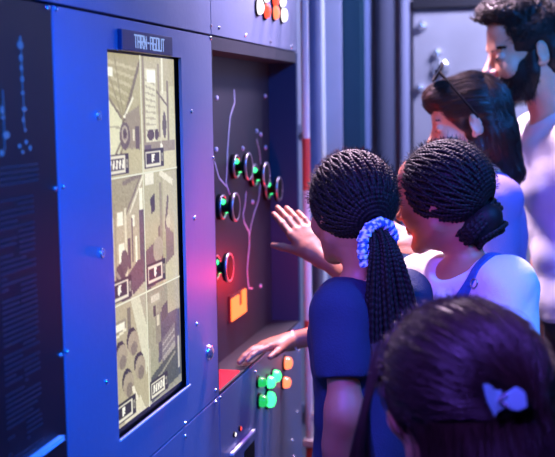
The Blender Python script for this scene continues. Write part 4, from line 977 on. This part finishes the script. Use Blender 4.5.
Hf = [h.e((0, -.016, .032), (.098, .118, .105)), C(h(.01, -.05, .01), h(.015, -.075, -.14), .095*.95, .105*.95, .04), C(h(.015, -.075, -.14), h(.015, -.085, -.27), .1, .085, .04), C(h(.06, .0, .0), h(.095, -.02, -.2), .045, .05, .03),
      C(h(.058, .062, .05), h(.082, .085, -.06), .034, .026, .03), C(h(.082, .085, -.06), h(.095, .075, -.2), .026, .024, .02),
      h.e((0, .1, -.06), (.06, .055, .1), .015, 's'), h.e((-.098, .022, -.098), (.056, .052, .086), .008, 's')]
clipl = A3(.004, -.128, -.004)
def dirg(X):
    q = h.loc(X); up = (q[:, 2:3] > -.01) & (q[:, 1:2] < .05)
    tgt = (clipl-q); tgt /= np.linalg.norm(tgt, axis=1, keepdims=True)
    near = np.linalg.norm(clipl-q, axis=1, keepdims=True) < .03
    v = np.where(up & ~near, tgt, np.array([[0., -.0, -1.]])+np.stack([q[:, 0]*1.2, q[:, 1]*.3, q[:, 0]*0], 1))
    v = np.where(q[:, 1:2] >= .05, np.array([[0, -.35, -1.]])+np.stack([q[:, 0]*4, q[:, 0]*0, q[:, 0]*0], 1), v); return v@h.R.T
rf = np.random.default_rng(15); V0, Q0 = polygonise(Hf, .0045); V0 = relax(V0, Q0, 2, .4); lo, hi = V0.min(0), V0.max(0)
Xs = sample_on(Hf, lo, hi, 3200, rf, lambda X: h.loc(X)[:, 2] > -.2); Vs, Qs = hair_strands(Hf, Xs, dirg, 34, .0055, .0012, .0010, rf, .009); V, Q = join([(V0, Q0), (Vs, Qs)])
link('long_hair', mesh_np(V, Q), 'hair_brown', fg.root, True)
V, Q = frizz(h, 1400, rf, .026, lambda x: x[2] > .01 and x[1] < .1, .009); link('flyaway_hair', mesh_np(V, Q), 'hair_brown', fg.root)
lk = []
for i in range(330):
    a, b, c = rf.uniform(-1, 1, 3); lk.append(bez(h(-.06+.012*a, .05+.03*b, .075+.01*c), h(-.098+.012*b, .085+.018*a, .03), h(-.100+.02*a, .105+.02*b, -.09), h(-.112+.042*c, .085+.04*b, -.2+.03*a), 26))
tube_obj('face_lock', np.array(lk), np.linspace(.0011, .0005, 26), 'hair_brown', fg.root, 3)
# butterfly-shaped hair clip: two wings and a beaded middle
zz = np.arange(1.2, 1.7, .0005); rp = np.array([P(498, 400, z) for z in zz]); cc = rp[np.argmax(sdf(Hf, rp) < .008)]; Xc = cc[None]
ncl = grad(Hf, Xc)[0]; ta = nrm(RH-ncl*(RH@ncl)); tb = np.cross(ncl, ta); tb = tb if tb@UP > 0 else -tb
cl = empty('hair_clip', tuple(cc)); cl.parent = fg.root; cl.location = Vector(cc)-fg.root.location
def wing(sx, pts):
    mb = MB(); mb.prism([cc+ta*(a*sx)+tb*b+ncl*(.004+abs(a)*.25) for a, b in pts], ncl*.005); bmesh.ops.bevel(mb.bm, geom=list(mb.bm.edges), offset=.0015, segments=2, affect='EDGES'); return mb
wing(1, [(.002, -.008), (.006, .008), (.020, .017), (.030, .010), (.032, -.008), (.022, -.013)]).build('wing', 'clip', cl, True)
wing(-1, [(.0, -.010), (.0, .008), (.012, .020), (.021, .021), (.016, .0), (.006, -.020)]).build('wing', 'clip', cl, True)
mb = MB(); mb.cyl(cc-tb*.012+ncl*.004, cc+tb*.012+ncl*.004, .004, n=14); mb.build('clip_bar', 'clip', cl, True)
for k in range(5): MB().ball(cc+ta*(.004+.0045*math.cos(k*1.3))+tb*(-.006+.003*k)+ncl*.011, .003, 10).build('bead', 'screw', cl, True)
#@@PEOPLE_END
# ------------------------------------------------------------------ lights
def area(name, loc, target, rgb, power, size, spread=180):
    l = bpy.data.lights.new(name, 'AREA'); l.energy = power; l.color = lin(rgb); l.shape = 'DISK'; l.size = size; l.spread = math.radians(spread)
    o = bpy.data.objects.new(name, l); COL.objects.link(o); o.location = loc; o.rotation_euler = (Vector(target)-Vector(loc)).to_track_quat('-Z', 'Y').to_euler(); return o
def spot(name, loc, target, rgb, power, ang, blend=.6, r=.05):
    l = bpy.data.lights.new(name, 'SPOT'); l.energy = power; l.color = lin(rgb); l.spot_size = math.radians(ang); l.spot_blend = blend; l.shadow_soft_size = r
    o = bpy.data.objects.new(name, l); COL.objects.link(o); o.location = loc; o.rotation_euler = (Vector(target)-Vector(loc)).to_track_quat('-Z', 'Y').to_euler(); return o
def point(name, loc, rgb, power, r=.03):
    l = bpy.data.lights.new(name, 'POINT'); l.energy = power; l.color = lin(rgb); l.shadow_soft_size = r
    o = bpy.data.objects.new(name, l); COL.objects.link(o); o.location = loc; return o
spot('blue_stage_light', (.95, .4, 2.2), (0, 1.62, 1.38), (0, 100, 255), 560, 37, .9, .12)
spot('purple_wash_light', (.2, .6, 2.35), (.72, 2.1, 1.2), (125, 85, 255), 330, 40, .6, .2)
area('blue_fill_light', (1.9, 1.5, 2.75), (.9, 2.9, 1.2), (45, 135, 255), 26, .5, 85)
spot('lilac_stage_light', (.12, 3.3, 2.8), (.72, 2.75, 1.4), (245, 208, 240), 720, 72, .6, .15)
spot('lilac_console_light', (1.0, 3.3, 2.8), (0, 2.75, 2.15), (232, 200, 250), 480, 46, 1., .15)
spot('pink_stage_light', (1.2, 2.9, 2.75), (0, 2.22, 1.28), (255, 25, 100), 480, 11.5, 1., .1)
area('back_light', (1.0, 4.3, 2.8), (.6, 5.3, 1.6), (205, 205, 255), 110, .5)
point('sign_light', (RX+.15, 2.90, 1.14), (255, 30, 25), 3.2, .03)
w = bpy.data.worlds.new('world'); S.world = w; w.use_nodes = True
w.node_tree.nodes['Background'].inputs[0].default_value = (*lin((40, 60, 150)), 1); w.node_tree.nodes['Background'].inputs[1].default_value = .06
# ------------------------------------------------------------------ camera object
cd = bpy.data.cameras.new('camera'); cd.sensor_width = 36; cd.lens = FPX*36/555; cd.clip_start = .05
co = bpy.data.objects.new('camera', cd); COL.objects.link(co)
R3 = Matrix([[CR[i], CU[i], -CF[i]] for i in range(3)]); co.matrix_world = Matrix.Translation(Vector(CAM)) @ R3.to_4x4()
cd.dof.use_dof = True; cd.dof.focus_distance = 2.2; cd.dof.aperture_fstop = 4.5
S.camera = co
S.view_settings.view_transform = 'Standard'; S.view_settings.look = 'None'; S.view_settings.gamma = 1; S.view_settings.exposure = .12; S.view_settings.use_curve_mapping = False
try: S.cycles.use_denoising = True; S.cycles.denoiser = 'OPENIMAGEDENOISE'
except Exception: pass
